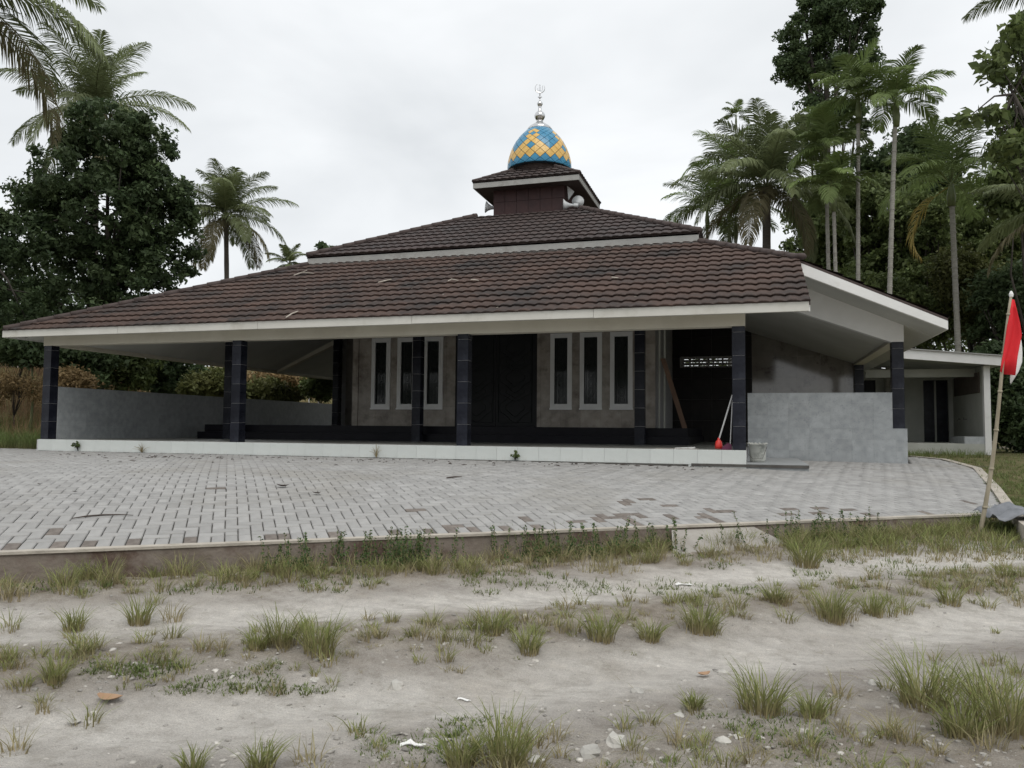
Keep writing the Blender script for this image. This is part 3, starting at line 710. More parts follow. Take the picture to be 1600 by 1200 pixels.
def window(x):
    f = MB(); fw_ = .095; y0, y1 = HY0-.03, HY0+.05
    f.box(x, x+fw_, y0, y1, WZ0, WZ1).box(x+WW-fw_, x+WW, y0, y1, WZ0, WZ1).box(x+fw_, x+WW-fw_, y0, y1, WZ0, WZ0+.13).box(x+fw_, x+WW-fw_, y0, y1, WZ1-.11, WZ1)
    f.box(x-.012, x+WW+.012, y0-.02, y0-.001, WZ0-.012, WZ0+.03)
    f.box(x+fw_-.03, x+fw_+.012, y0-.014, y0-.001, WZ0+.1, WZ1-.08).box(x+WW-fw_-.012, x+WW-fw_+.03, y0-.014, y0-.001, WZ0+.1, WZ1-.08)
    fo = f.build('window', M['frame'], mos)
    MB().box(x+fw_, x+WW-fw_, HY0+.03, HY0+.04, WZ0+.13, WZ1-.11).build('pane', M['glass'], fo)
    g = MB(); xc = x+WW/2
    z = WZ0+.22
    while z < WZ1-.2:
        for k in range(2):
            r_ = .075 if k == 0 else .04
            pts = [(xc+r_*math.cos(t_), HY0+.022, z+r_*1.3*math.sin(t_)) for t_ in np.linspace(0, 2*math.pi, 13)]
            g.tube(pts, .006, 4, False)
        z += .2
    g.tube([(xc-.12, HY0+.022, WZ0+.15), (xc-.12, HY0+.022, WZ1-.13)], .006, 4).tube([(xc+.12, HY0+.022, WZ0+.15), (xc+.12, HY0+.022, WZ1-.13)], .006, 4)
    g.build('grille', M['grille'], fo)
for x in WIN+WINR: window(x)
# door leaves with ornament
dm = (DX0+DX1)/2
MB().box(DX0, DX0+.07, HY0, HY0+.1, .37, 2.85).box(DX1-.07, DX1, HY0, HY0+.1, .37, 2.85).box(DX0+.07, DX1-.07, HY0, HY0+.1, 2.75, 2.85).build('door_frame', M['door'], mos)
for x0, x1 in ((DX0+.071, dm-.004), (dm+.004, DX1-.071)):
    d_ = MB().box(x0, x1, HY0+.03, HY0+.07, .38, 2.749)
    dd = d_.build('door', M['door'], mos)
    g = MB(); xc = (x0+x1)/2; hw2 = (x1-x0)/2-.1
    for zc_, rr in ((.85, .3), (1.25, .2), (1.6, .3), (2.0, .2), (2.35, .3)):
        for sx in (1, .6):
            pts = [(xc+hw2*sx*math.cos(t_), HY0+.025, zc_+rr*sx*math.sin(t_)*(1+.25*math.cos(4*t_))) for t_ in np.linspace(0, 2*math.pi, 25)]
            g.tube(pts, .007, 4, False)
    g.tube([(x0+.07, HY0+.025, .48), (x1-.07, HY0+.025, .48), (x1-.07, HY0+.025, 2.65), (x0+.07, HY0+.025, 2.65), (x0+.07, HY0+.025, .48)], .014, 4, False)
    g.build('ornament', M['grille'], dd)
    xh = x1-.06 if x0 < dm-.2 and x1 < dm+.01 else x0+.06
    MB().tube([(xh, HY0+.0, 1.25), (xh, HY0+.0, 1.45)], .01, 6).build('handle', M['grille'], dd)
# side wings at y=9 : glossy granite, vent blocks on the right one
VX0, VX1 = -1.86, -.3
vz = 2.12
wing = MB(); WY = 9.215
wing.box(HX1, VX0, WY, WY+.12, 0, 3.9).box(VX1, 2.78, WY, WY+.12, 0, 2.3).box(VX1, 1.2, WY, WY+.12, 2.3, 3.0).box(VX0, VX1, WY, WY+.12, 0, vz).box(VX0, VX1, WY, WY+.12, vz+.32, 3.6)
wo = wing.build('wing_wall', M['dgrout'], mos)
tilewall(HX1, .13, 0, 3.3, WY-.012, .55, .6, [(VX0, VX1, vz, vz+.32)], wo, M['wingshade'])
tilewall(.13, 2.778, 0, 3.3, WY-.012, .6, .6, [(1.1, 2.8, 2.88, 3.4), (2.0, 2.8, 2.55, 3.4)], wo, M['browngloss'])
vb = MB(); zz = [vz, vz+.05, vz+.072, vz+.14, vz+.162, vz+.23, vz+.252, vz+.32]
for k in range(0, 8, 2): vb.box(VX0, VX1, WY, WY+.1, zz[k], zz[k+1])
x = VX0
vents = []
while x < VX1:
    vb.box(x, x+.05, WY+.001, WY+.099, zz[1]-.001, zz[6]+.001); x += random.choice((.13, .2, .26))
vb.build('vent_blocks', M['dgrout'], mos)
wl = MB().box(-12.85, HX0-.002, WY, WY+.12, 0, 3.6).build('wing_wall', M['dgrout'], mos)
tilewall(-12.62, HX0-.005, 0, 3.4, WY-.012, .6, .6, [], wl, M['browngloss'])
# parapets: left, and stepped one at the right front
lp = MB().box(-15.13, -14.945, .24, EY1-.1, 0, 1.185-.012).build('parapet', M['dgrout'], mos)
tilewall(.24, 13, 0, 1.173, -14.945, .4, .3, [], lp, M['greytile'], axis='x', g=.0006)
MB().box(-15.135, -14.93, .238, EY1-.1, 1.173, 1.187).build('coping', M['greytile'], lp)
rp = MB().box(.03, 2.765, RY+.01, RY+.2, -.3, 1.1).box(.03, 3.02, RY+.01, RY+.21, -.3, .385).build('parapet', M['dgrout'], mos)
tilewall(.02, 2.768, .4, 1.1, RY-.002, .4, .25, [], rp, M['greytile'], g=.0006)
tilewall(.02, 3.025, -.29, .39, RY-.022, .4, .23, [], rp, M['greytile'], dep=.03, g=.0006)
MB().box(.02, 2.77, RY-.004, RY+.21, 1.1, 1.112).build('coping', M['greytile'], rp)
MB().box(2.765, 3.027, RY-.022, RY+.23, .386, .398).box(.02,2.764,RY-.024,RY-.003,.391,.4).build('coping', M['greytile'], rp)
MB().box(3.005, 3.027, RY+.009, 8.9, -.3, .38).build('parapet_side', M['greytile'], rp)
# slab beside the platform
sb = MB().box(.004, .98, .012, 3.24, -.5, -.222).build('side_slab', M['cement'], mos)
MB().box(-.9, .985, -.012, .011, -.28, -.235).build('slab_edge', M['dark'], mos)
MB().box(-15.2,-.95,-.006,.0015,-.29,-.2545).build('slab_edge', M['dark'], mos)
# upper roof
UY, UX0, UX1, UZ = 4.167, -11.049, -.988, 4.80
TU = .5; YT = 7.65; cu = 1/math.sqrt(1+TU*TU); sU = (YT-UY)/cu; UH = 2*(OY-UY)
ur = MB(); zt2 = UZ+TU*(YT-UY); TX0, TX1 = UX0+(YT-UY), UX1-(YT-UY); YB = UY+(UX1-UX0); YTB = YB-(YT-UY)
a, b2, c_, d_ = (UX0,UY,UZ), (UX1,UY,UZ), (UX1,YB,UZ), (UX0,YB,UZ)
e_, f_, g_, h_ = (TX0,YT,zt2), (TX1,YT,zt2), (TX1,YTB,zt2), (TX0,YTB,zt2)
for q in ([a,b2,f_,e_],[b2,c_,g_,f_],[c_,d_,h_,g_],[d_,a,e_,h_],[e_,f_,g_,h_]): face(ur, q)
roof2 = ur.build('upper_roof', M['cap'], mos)
course_sheets((UX0, UY-.03, UZ-.012), (1,0,0), (0,1,TU), (0,-TU,1), lambda s: s*cu, lambda s: (UX1-UX0)-s*cu, lambda x: max(0, min(sU, x/cu, (UX1-UX0-x)/cu)), sU, roof2, rm=M['roofup'])
course_sheets((UX1+.03, UY, UZ-.012), (0,1,0), (-1,0,TU), (TU,0,1), lambda s: s*cu, lambda s: (UX1-UX0)-s*cu, lambda x: max(0, min(sU, x/cu, (UX1-UX0-x)/cu)), sU, roof2, join=True, rm=M['roofup'])
course_sheets((UX0-.03, UY, UZ-.012), (0,1,0), (1,0,TU), (-TU,0,1), lambda s: s*cu, lambda s: (UX1-UX0)-s*cu, lambda x: max(0, min(sU, x/cu, (UX1-UX0-x)/cu)), sU, roof2, join=True, rm=M['roofup'])
for p, q in ((a, e_), (b2, f_), (c_, g_), (d_, h_)): capline(Vector(p)+up_, Vector(q)+up_, roof2)
fz = .19
MB().box(UX0+.02, UX1-.02, UY, UY+.03, UZ-.05-fz, UZ-.02).build('fascia', M['greyfascia'], mos)
MB().box(UX1-.05, UX1-.02, UY+.031, YB, UZ-.05-fz, UZ-.02).build('fascia', M['cap'], mos)
MB().box(UX0+.02, UX0+.05, UY+.031, YB, UZ-.05-fz, UZ-.02).build('fascia', M['greyfascia'], mos)
MB().box(UX0+.35, UX1-.35, UY+.14, YB-.3, 4.1, UZ-.06).build('upper_wall', M['cap'], mos)
# tower
TWX0, TWX1, TWY0 = -7.2, -5.02, 8.1; TWY1 = TWY0+(TWX1-TWX0)
tw = MB().box(TWX0, TWX1, TWY0, TWY1, 6.3, 7.75).build('tower', M['wine'], mos)
pm = MB()
k = TWX0
while k < TWX1-.05:
    pm.box(k+.004, min(k+.36, TWX1)-.008, TWY0-.014, TWY0-.001, 6.35, 7.04); pm.box(k+.004, min(k+.36, TWX1)-.008, TWY0-.026, TWY0-.001, 7.045, 7.6); k += .36
pm.build('cladding', M['wine'], tw)
CH = 1.6; CZ = 7.57; CXc = -6.09; CYc = 9.2
TC = .6; CR = .6; a, b2, c_, d_ = (CXc-CH,CYc-CH,CZ), (CXc+CH,CYc-CH,CZ), (CXc+CH,CYc+CH,CZ), (CXc-CH,CYc+CH,CZ)
zt3 = CZ+TC*(CH-CR); e_, f_, g_, h_ = (CXc-CR,CYc-CR,zt3), (CXc+CR,CYc-CR,zt3), (CXc+CR,CYc+CR,zt3), (CXc-CR,CYc+CR,zt3)
cc_ = MB()
for q in ([a,b2,f_,e_],[b2,c_,g_,f_],[c_,d_,h_,g_],[d_,a,e_,h_],[e_,f_,g_,h_]): face(cc_, q, .04)
roof3 = cc_.build('cupola_roof', M['cap'], mos)
c3 = 1/math.sqrt(1+TC*TC); sC = (CH-CR)/c3; CS = .3
for P0, A1, B1, N1 in (((CXc-CH, CYc-CH-.02, CZ-.01), (1,0,0), (0,1,TC), (0,-TC,1)), ((CXc+CH+.02, CYc-CH, CZ-.01), (0,1,0), (-1,0,TC), (TC,0,1)), ((CXc-CH-.02, CYc-CH, CZ-.01), (0,1,0), (1,0,TC), (-TC,0,1))):
    course_sheets(P0, A1, B1, N1, lambda s: s*c3, lambda s: 2*CH-s*c3, lambda x: max(0, min(sC, x/c3, (2*CH-x)/c3)), sC, roof3, rm=M['roofup'])
for p, q in ((a, e_), (b2, f_), (c_, g_), (d_, h_)): capline(Vector(p)+up_*.6, Vector(q)+up_*.6, roof3, r=.05)
for bx_ in ((CXc-CH+.01, CXc+CH-.01, CYc-CH+.0, CYc-CH+.03), (CXc+CH-.04, CXc+CH-.01, CYc-CH+.031, CYc+CH), (CXc-CH+.01, CXc-CH+.04, CYc-CH+.031, CYc+CH)):
    MB().box(*bx_, CZ-.2, CZ-.02).build('fascia', M['greyfascia'], mos)
so_ = MB(); so_.slab([(CXc-CH+.04, CYc-CH+.03, CZ-.18), (CXc+CH-.04, CYc-CH+.03, CZ-.18), (CXc+CH-.04, CYc+CH-.03, CZ-.18), (CXc-CH+.04, CYc+CH-.03, CZ-.18)], (0,0,.02))
so_.build('soffit', M['cap'], mos)
# dome
DZ = [(.98,8.26),(.99,8.38),(.98,8.50),(.95,8.65),(.88,8.87),(.77,9.10),(.61,9.32),(.46,9.47),(.33,9.58),(.2,9.66)]
dr = np.array([p[0] for p in DZ]); dzv = np.array([p[1] for p in DZ])
arc = np.concatenate([[0], np.cumsum(np.hypot(np.diff(dr), np.diff(dzv)))])
dome = MB().lathe([(.2,8.26)]+[(r_-.012, z) for r_, z in DZ], (CXc, CYc, 0), 60).build('dome', M['domejoint'], mos, smooth=True)
MB().lathe([(.7,7.8),(.7,8.15),(.8,8.26)], (CXc, CYc, 0), 32).build('dome_drum', M['cap'], mos, smooth=True)
def dome_pt(s, th, off=0):
    r_ = np.interp(s, arc, dr)+off; z = np.interp(s, arc, dzv); return Vector((CXc+r_*math.cos(th), CYc+r_*math.sin(th), z+off*.3))
NC = 20; rows = [0]; s = 0.02
rows = [-.02]
hh = .145
s = .11; rows = [.0, .11]
while rows[-1] < arc[-2]-.02:
    r_ = np.interp(rows[-1], arc, dr); rows.append(rows[-1]+max(.05, .137*r_/.93))
th0 = math.atan2(CAM.y-CYc, CAM.x-CXc)+R(-17)     # a motif peak faces slightly left of the camera
def gold(j, uu):
    uu = (uu+2) % 4-2; a_ = abs(uu)
    return {2: True, 3: True, 4: .9 < a_ < 1.1, 5: a_ < .6, 6: a_ < .1, 7: a_ < .6, 8: False, 9: a_ < .6, 10: a_ < .1}.get(j, False)
tl = MB()
for j in range(0, len(rows)):
    for i in range(NC):
        uu = i+(j % 2)*.5
        thc = th0+uu*2*math.pi/NC; hwid = math.pi/NC
        lo_ = rows[j-1] if j > 0 else rows[0]; hi_ = rows[j+1] if j+1 < len(rows) else arc[-2]; mid = rows[j]
        g_ = .93
        P4 = [(thc, mid+(lo_-mid)*g_), (thc+hwid*g_, mid), (thc, mid+(hi_-mid)*g_), (thc-hwid*g_, mid)]
        if j == 0: P4 = [(thc-hwid*g_, mid), (thc+hwid*g_, mid), (thc, mid+(hi_-mid)*g_)]
        tl.cur = 1 if gold(j, uu) else 0
        o_ = [dome_pt(s_, t_, .002) for t_, s_ in P4]; i_ = [dome_pt(s_, t_, -.012) for t_, s_ in P4]; n = len(P4)
        cth = sum((q for q in o_), Vector())/n; rad = Vector((cth.x-CXc, cth.y-CYc, 0)).normalized()
        tl.add(o_+i_+[cth+rad*.006], [(k, (k+1) % n, 2*n) for k in range(n)]+[(k, n+k, n+(k+1) % n, (k+1) % n) for k in range(n)])
tl.build('mosaic_tiles', [M['blue'], M['gold']], dome, kind='stuff')
fin = MB().lathe([(.37,9.5),(.4,9.55),(.35,9.63),(.2,9.74),(.1,9.82),(.09,9.84),(.12,9.88),(.165,9.96),(.168,10.02),(.14,10.09),(.08,10.14),(.055,10.17),(.05,10.28),(.06,10.32),(.09,10.37),(.088,10.41),(.05,10.46),(.02,10.5),(.015,10.56),(.07,10.6),(.02,10.63),(.012,10.74)], (CXc, CYc, 0), 28).build('finial', M['steel'], mos, smooth=True)
em = MB(); rc = Vector((math.cos(YAW), math.sin(YAW), 0)); ec = Vector((CXc, CYc, 10.89))
pts = [ec+rc*(.15*math.cos(t_))+Vector((0,0,.15*math.sin(t_))) for t_ in np.linspace(R(-240), R(35), 30)]
em.tube(pts, [.004+.013*math.sin(math.pi*k/29) for k in range(30)], 6)
for seg_ in ([(-.07,.0),(-.07,-.07),(-.03,-.09),(-.02,-.05)], [(-.02,.06),(-.02,-.08),(.02,-.09)], [(.02,.05),(.02,-.09),(.07,-.09)], [(.08,.08),(.08,-.07)], [(-.03,.085),(-.005,.1),(.02,.085)]):
    em.tube([ec+rc*a_+Vector((0,0,b_)) for a_, b_ in seg_], .008, 5)
em.build('emblem', M['steel'], fin)
# horn loudspeakers on the tower
def horn(p, d, label):
    p, d = Vector(p), Vector(d).normalized(); t_ = wthing('horn_loudspeaker', label, 'loudspeaker', p, 'horn loudspeakers under the cupola roof')
    mb = MB(); q = p+d*.28
    mb.tube([p-d*.14, p-d*.02, p, p+d*.12, p+d*.22, q, q+d*.012, p+d*.2], [.055,.06,.035,.06,.11,.17,.175,.09], 20, True)
    mb.build('horn', M['horn'], t_, smooth=True)
    MB().tube([p-d*.1, p-d*.1+Vector((-.25 if p.x > CXc else .25, .1, .1))], .014, 6).build('bracket', M['horn'], t_)
horn(on(904,320,1,8.35), (.15,-1,.05), 'round grey horn facing the road, under the cupola eave right of the tower')
horn(on(893,321,1,7.95)+Vector((.05,0,0)), (-1,-.35,0), 'grey horn turned sideways beside the right tower wall')
horn(on(764,326,1,8.3)+Vector((.2,0,0)), (-.9,-.5,.05), 'grey horn peeping out left of the tower base')
p0 = on(886,290,1,8.15)
MB().slab([p0, on(897,299,1,8.15), on(888,312,1,8.15)], (0,.04,0)).build('brace_plate', M['horn'], mos)
# sub-parts were given in world coordinates under parts whose origin sits at the mosque empty's inverse: keep them as built
# ------------------------------------------------------------------ ANNEX behind on the right
AY, AYB = 10.45, 14.0
ax0 = 3.35; pR = on(1548, 640, 1, AY).x; pL = on(1538, 640, 1, AY).x
d1 = (on(1443, 640, 1, AYB).x, on(1482, 640, 1, AYB).x, on(1460, 594, 1, AYB).z); d2 = (on(1349, 600, 1, AYB).x, on(1368, 600, 1, AYB).x, on(1360, 594, 1, AYB).z)
fl = on(1450, 692.5, 1, AY).z
anx = wthing('washroom_annex', 'small pale washroom building with flat lean-to roof and open porch, behind the right corner', 'building', (5, 12, -.3))
MB().box(ax0, pR, AY, AYB+.15, -.6, fl).build('floor_slab', M['annexwall'], anx)
zf0 = on(1412, 545, 1, AY-.35); zf1 = on(1560.5, 555.5, 1, AY-.35); sA = (zf1.z-zf0.z)/(zf1.x-zf0.x)
zA = lambda x: zf0.z+sA*(x-zf0.x)
hA = zf0.z-on(1412, 560, 1, AY-.35).z; xrE = pR+.3
wmb = MB(); zw = lambda x: zA(x)-hA+.02
def wpiece(x0, x1, z0, z1f):
    wmb.slab([(x0,AYB,z0),(x1,AYB,z0),(x1,AYB,z1f(x1)),(x0,AYB,z1f(x0))], (0,.15,0))
wpiece(ax0, d2[0], fl, zw); wpiece(d2[0], d2[1], d2[2], zw); wpiece(d2[1], d1[0], fl, zw); wpiece(d1[0], d1[1], d1[2], zw); wpiece(d1[1], pR, fl, zw)
wmb.build('wall', M['annexwall'], anx)
sw = MB().slab([(pR-.12,AY+.02,fl),(pR-.12,AYB-.001,fl),(pR-.12,AYB-.001,zw(pR-.12)),(pR-.12,AY+.02,zw(pR-.12))], (.12,0,0)).build('side_wall', M['annexwall'], anx)
MB().slab([(pR-.16,AY+.5,1.45),(pR-.16,AYB-.3,1.45),(pR-.16,AYB-.3,zw(pR)-.15),(pR-.16,AY+.5,zw(pR)-.15)], (.038,0,0)).build('unplastered_band', M['brickdark'], sw)
for yy in (AYB-1.1, AYB-1.6):
    tp = on(0,0,1,yy)
    MB().tube([(pR-.125,yy,.72),(pR-.25,yy,.72),(pR-.27,yy,.66)], .018, 8).box(pR-.22,pR-.2,yy-.03,yy+.03,.735,.77).build('tap', M['steel'], anx)
for k, (x0, x1, zt) in enumerate((d1, d2)):
    MB().box(x0, x1, AYB+.09, AYB+.12, fl, zt).build('door', M['navy'] if k == 0 else M['door'], anx)
    MB().box(x0-.05, x0, AYB-.02, AYB-.001, fl, zt).box(x1, x1+.05, AYB-.02, AYB-.001, fl, zt).box(x0-.05, x1+.05, AYB-.02, AYB-.001, zt+.001, zt+.05).build('door_frame', M['annexwall'], anx)
dpart = MB().box((d1[0]+d1[1])/2-.03, (d1[0]+d1[1])/2+.02, AYB+.05, AYB+.088, fl, d1[2]-.02).build('door_stile', M['annexwall'], anx)
MB().box(pL, pR, AY-.02, AY+.16, fl-.3, zw(pR)-.01).build('post', M['white'], anx)
lw = on(1507, 682, 1, AY)
MB().box(lw.x, pL-.001, AY, AY+.12, fl, lw.z).build('low_wall', M['greytile'], anx)
MB().slab([(lw.x-.001,AY+.12,fl),(lw.x+.12,AY+.12,fl),(lw.x+.12,AY+.12,lw.z),(lw.x-.001,AY+.12,lw.z)], (0,1.6,0)).build('low_wall', M['greytile'], anx)
MB().slab([(ax0-.1,AY-.35,zA(ax0-.1)-hA),(xrE,AY-.35,zA(xrE)-hA),(xrE,AY-.35,zA(xrE)-.012),(ax0-.1,AY-.35,zA(ax0-.1)-.012)], (0,.03,0)).build('fascia', M['white'], anx)
MB().slab([(ax0-.15,AY-.4,zA(ax0-.15)-.01),(xrE+.05,AY-.4,zA(xrE+.05)-.01),(xrE+.05,AYB+.4,zA(xrE+.05)-.01),(ax0-.15,AYB+.4,zA(ax0-.15)-.01)], (0,0,.03)).build('roof', M['greyfascia'], anx)
MB().slab([(ax0-.1,AY-.319,zA(ax0-.1)-hA+.04),(xrE,AY-.319,zA(xrE)-hA+.04),(xrE,AYB-.02,zA(xrE)-hA+.04),(ax0-.1,AYB-.02,zA(ax0-.1)-hA+.04)], (0,0,.015)).build('ceiling', M['annexwall'], anx)
MB().box(ax0, pR-.13, AY+.9, AY+1.05, zw(pR)-.25, zw(pR)-.02).build('beam', M['annexwall'], anx)

# ------------------------------------------------------------------ VEGETATION
def unit(v): return v/np.maximum(np.linalg.norm(v, axis=-1, keepdims=True), 1e-9)
def leafcloud(clumps, per, size, up=.35, aspect=.5, shell=.45, sizevar=.5):
    C_ = np.array([c[:3] for c in clumps]); Rr = np.array([c[3] for c in clumps])
    k = np.repeat(np.arange(len(clumps)), per); n = len(k)
    d = unit(rng.normal(size=(n, 3))); rad = rng.random(n)**shell
    P = C_[k]+d*(Rr[k]*rad)[:, None]*np.array([1, 1, .72])
    nr = unit(rng.normal(size=(n, 3))+np.array([0, 0, up*2])+d*.6)
    t_ = unit(np.cross(nr, rng.normal(size=(n, 3)))); b_ = np.cross(nr, t_)
    L = size*(1+sizevar*rng.normal(size=n)).clip(.4, 2); Wd = L*aspect
    V = np.stack([P-t_*L[:, None]*.5, P+b_*Wd[:, None]*.5+nr*(L*.06)[:, None], P+t_*L[:, None]*.5-nr*(L*.12)[:, None], P-b_*Wd[:, None]*.5+nr*(L*.06)[:, None]], 1).reshape(-1, 3)
    Fq = np.arange(n*4).reshape(-1, 4)
    cr_ = rng.random(len(clumps)); rn = np.repeat((cr_[k]*.6+rng.random(n)*.4), 4)
    return V, Fq, rn
def mpx(u, v, Z): return atd(u, v, Z)
def ground_at(u, Z):
    p = atd(u, 680, Z); return Vector((p.x, p.y, terz(p.x, p.y)))
def broadleaf(name, label, u, Z, blobs, leaf, mt, nclump=200, per=150, crad=.5, group=None, cat='tree', trunk=True, depth=None, up=.35, trunk_u=None, tr=.16, aspect=.5):
    base = ground_at(trunk_u if trunk_u is not None else u, Z)
    t_ = thing(name, label, cat, base, group)
    k = Z/F; tot = sum(b_[2]*b_[3] for b_ in blobs); clumps = []
    for (bu, bv, ru, rv) in blobs:
        c = mpx(bu, bv, Z)-base; n = max(3, int(nclump*ru*rv/tot)); rx, rz = ru*k, rv*k; ry = depth or rx
        for _ in range(n):
            while True:
                q = np.array([random.uniform(-1, 1) for _ in range(3)])
                if .25 < np.linalg.norm(q) <= 1: break
            p = c+cR_h*(q[0]*rx)+FW_h*(q[1]*ry)+Vector((0, 0, q[2]*rz))
            clumps.append((p.x, p.y, p.z, crad*random.uniform(.6, 1.25)))
    V, Fq, rn = leafcloud(clumps, per, leaf, up=up, aspect=aspect)
    link('crown', npmesh('crown', V, Fq, mt, rn), t_)
    if trunk:
        mb = MB(); cz = np.mean([c[2] for c in clumps]); cx_ = np.mean([c[0] for c in clumps]); cy_ = np.mean([c[1] for c in clumps])
        top = Vector((cx_, cy_, cz)); pts = []
        for i in range(7):
            s_ = i/6; pts.append(Vector((top.x*s_**1.5, top.y*s_**1.5, -.3+(top.z+.3)*s_))+Vector((random.uniform(-.12, .12)*(i > 0), random.uniform(-.12, .12)*(i > 0), 0)))
        mb.tube(pts, [tr*(1-.6*i/6) for i in range(7)], 8)
        for c in random.sample(clumps, min(26, len(clumps))):
            s_ = random.randint(2, 6); a_ = pts[s_]; b_ = Vector(c[:3]); mid = (a_+b_)/2+Vector((random.uniform(-.3, .3), random.uniform(-.3, .3), random.uniform(-.1, .3)))
            mb.tube([a_, mid, b_], [tr*.35, tr*.2, tr*.07], 5)
        mb.build('trunk', M['bark'], t_, smooth=True, world=False)
    return t_
cR_h = RT.copy(); FW_h = Vector((FW.x, FW.y, 0)).normalized()
def frond(L, el, droop, nl, ll, lw, hang, az, mt, parent, twist=0, gap=.12, curl=0):
    """arched rachis with two rows of leaflets, in palm-crown coordinates"""
    n = 14; ts = np.linspace(0, 1, n); ang_ = el-droop*ts**1.3
    dx = np.cos(ang_)*L/(n-1); dz = np.sin(ang_)*L/(n-1)
    x = np.concatenate([[0], np.cumsum(dx[:-1])]); z = np.concatenate([[0], np.cumsum(dz[:-1])])
    y = curl*ts**2*L
    rp = np.stack([x, y, z], 1)
    V = []; Fq = []; tip = []
    # rachis as thin 3-sided strip
    for i in range(n):
        r_ = .028*(1-.85*ts[i])*L/4+.004
        for k in range(3):
            a_ = 2*math.pi*k/3; V.append(rp[i]+np.array([0, math.cos(a_)*r_, math.sin(a_)*r_])); tip.append(.9)
    for i in range(n-1):
        for k in range(3): l = (k+1) % 3; Fq.append((i*3+k, i*3+l, (i+1)*3+l, (i+1)*3+k))
    for j in range(nl):
        t_ = gap+(1-gap)*(j+.5)/nl; p = np.array([np.interp(t_, ts, rp[:, q]) for q in range(3)])
        an = np.interp(t_, ts, ang_); tx = np.array([math.cos(an), 0, math.sin(an)]); nz_ = np.array([-math.sin(an), 0, math.cos(an)])
        l_ = ll*(math.sin(math.pi*min(1, .16+.82*t_))**.55)*random.uniform(.85, 1.1)
        for sd_ in (-1, 1):
            fwd = .35+.75*t_+random.uniform(-.12, .12)
            d0 = tx*fwd+np.array([0, sd_, 0])+nz_*random.uniform(.05, .3); d0 /= np.linalg.norm(d0)
            dr_ = hang*random.uniform(.7, 1.3)
            d1_ = d0+np.array([0, 0, -dr_]); d1_ /= np.linalg.norm(d1_); d2_ = d1_+np.array([0, 0, -dr_]); d2_ /= np.linalg.norm(d2_)
            a0_ = p; a1_ = p+d0*l_*.38; a2_ = a1_+d1_*l_*.36; a3_ = a2_+d2_*l_*.26
            wv = np.cross(d0, nz_); wv /= np.linalg.norm(wv)+1e-9; wv = wv*.75+nz_*.5*random.uniform(-1, 1)
            b0 = len(V)
            for q, ww in ((a0_, .5), (a1_, 1), (a2_, .75), (a3_, .08)):
                V.append(q-wv*lw*ww*.5); V.append(q+wv*lw*ww*.5); tip += [.3]*2
            for q in range(3): Fq.append((b0+2*q, b0+2*q+1, b0+2*q+3, b0+2*q+2))
    V = np.array(V); ca, sa = math.cos(az), math.sin(az)
    if twist:
        ct_, st_ = math.cos(twist), math.sin(twist); V = np.stack([V[:, 0], V[:, 1]*ct_-V[:, 2]*st_*.15, V[:, 2]+V[:, 1]*st_*.15], 1)
    V = np.stack([V[:, 0]*ca-V[:, 1]*sa, V[:, 0]*sa+V[:, 1]*ca, V[:, 2]], 1)
    me = npmesh('frond', V, np.array(Fq), mt, np.full(len(V), random.random()), np.array(tip))
    return me
def palm(kind, name, label, u, v, Z, L, nf, base_u=None, group=None, tr=.1, seed=0, wind=0, els=None, extra=(), low=.35):
    random.seed(seed+11); top = mpx(u, v, Z); base = ground_at(base_u if base_u is not None else u, Z)
    t_ = thing(name, label, 'palm tree', base, group); rel = top-base
    pts = [Vector((rel.x*s_**1.4, rel.y*s_**1.4, -.3+(rel.z+.3)*s_)) for s_ in np.linspace(0, 1, 16)]
    mb = MB(); mb.tube(pts, [tr*(1.25 if i == 0 else 1)*(1-.25*i/15)*(1+.06*(i % 2)) for i in range(16)], 10)
    if kind == 'areca':   # ring scars
        for i in range(1, int(rel.z/.3)):
            s_ = i*.3/rel.z; p = Vector((rel.x*s_**1.4, rel.y*s_**1.4, -.3+(rel.z+.3)*s_)); mb.tube([p-Vector((0, 0, .012)), p+Vector((0, 0, .012))], tr*1.08, 8, False)
    mb.build('trunk', M['trunk'] if kind == 'areca' else M['ctrunk'], t_, smooth=True, world=False)
    if kind == 'areca':
        sh = MB().tube([rel-Vector((0, 0, .75)), rel-Vector((0, 0, .4)), rel+Vector((0, 0, .12))], [tr*1.1, tr*1.45, tr*.6], 10).build('crownshaft', M['shaft'], t_, smooth=True, world=False)
    for i in range(nf):
        s_ = i/(nf-1); az = i*2.39996+random.uniform(-.2, .2)+seed
        if kind == 'coconut':
            el = R(84)-R(112)*s_**1.1+random.uniform(-.12, .12); Lf = L*random.uniform(.85, 1.08)*(.72+.28*min(1, s_*2.5))
            mt = M['cocodry'] if s_ > .86 and random.random() < .6 else M['coco']
            me = frond(Lf, el, R(44)+R(34)*s_+random.uniform(-.15, .2), 84, L*.25, .05, .42+.5*s_, az, mt, t_, random.uniform(-.5, .5), curl=wind*random.uniform(.5, 1.2))
        else:
            el = R(86)-R(72)*s_+random.uniform(-.12, .12); Lf = L*random.uniform(.85, 1.12)
            mt = M['arecayel'] if i in extra else M['areca']
            if i in extra: el = -.5
            me = frond(Lf, el, R(62)+R(34)*s_+random.uniform(-.2, .25), 46, L*.36, .045, .22+.4*s_, az, mt, t_, random.uniform(-.4, .4), gap=.2)
        o = link('frond', me, t_); o.location = rel
        if i in extra and kind == 'areca': o['label'] = 'yellowed frond hanging down'
    if kind == 'coconut' and Z < 45:
        for i in range(7):
            a_ = i*.9; c = rel+Vector((.22*math.cos(a_), .22*math.sin(a_), -.25-.1*(i % 3)))
            o = MB().lathe([(0, -.13), (.09, -.08), (.12, 0), (.09, .09), (0, .14)], c, 8, False).build('coconut', M['nut'], t_, smooth=True, world=False)
    return t_
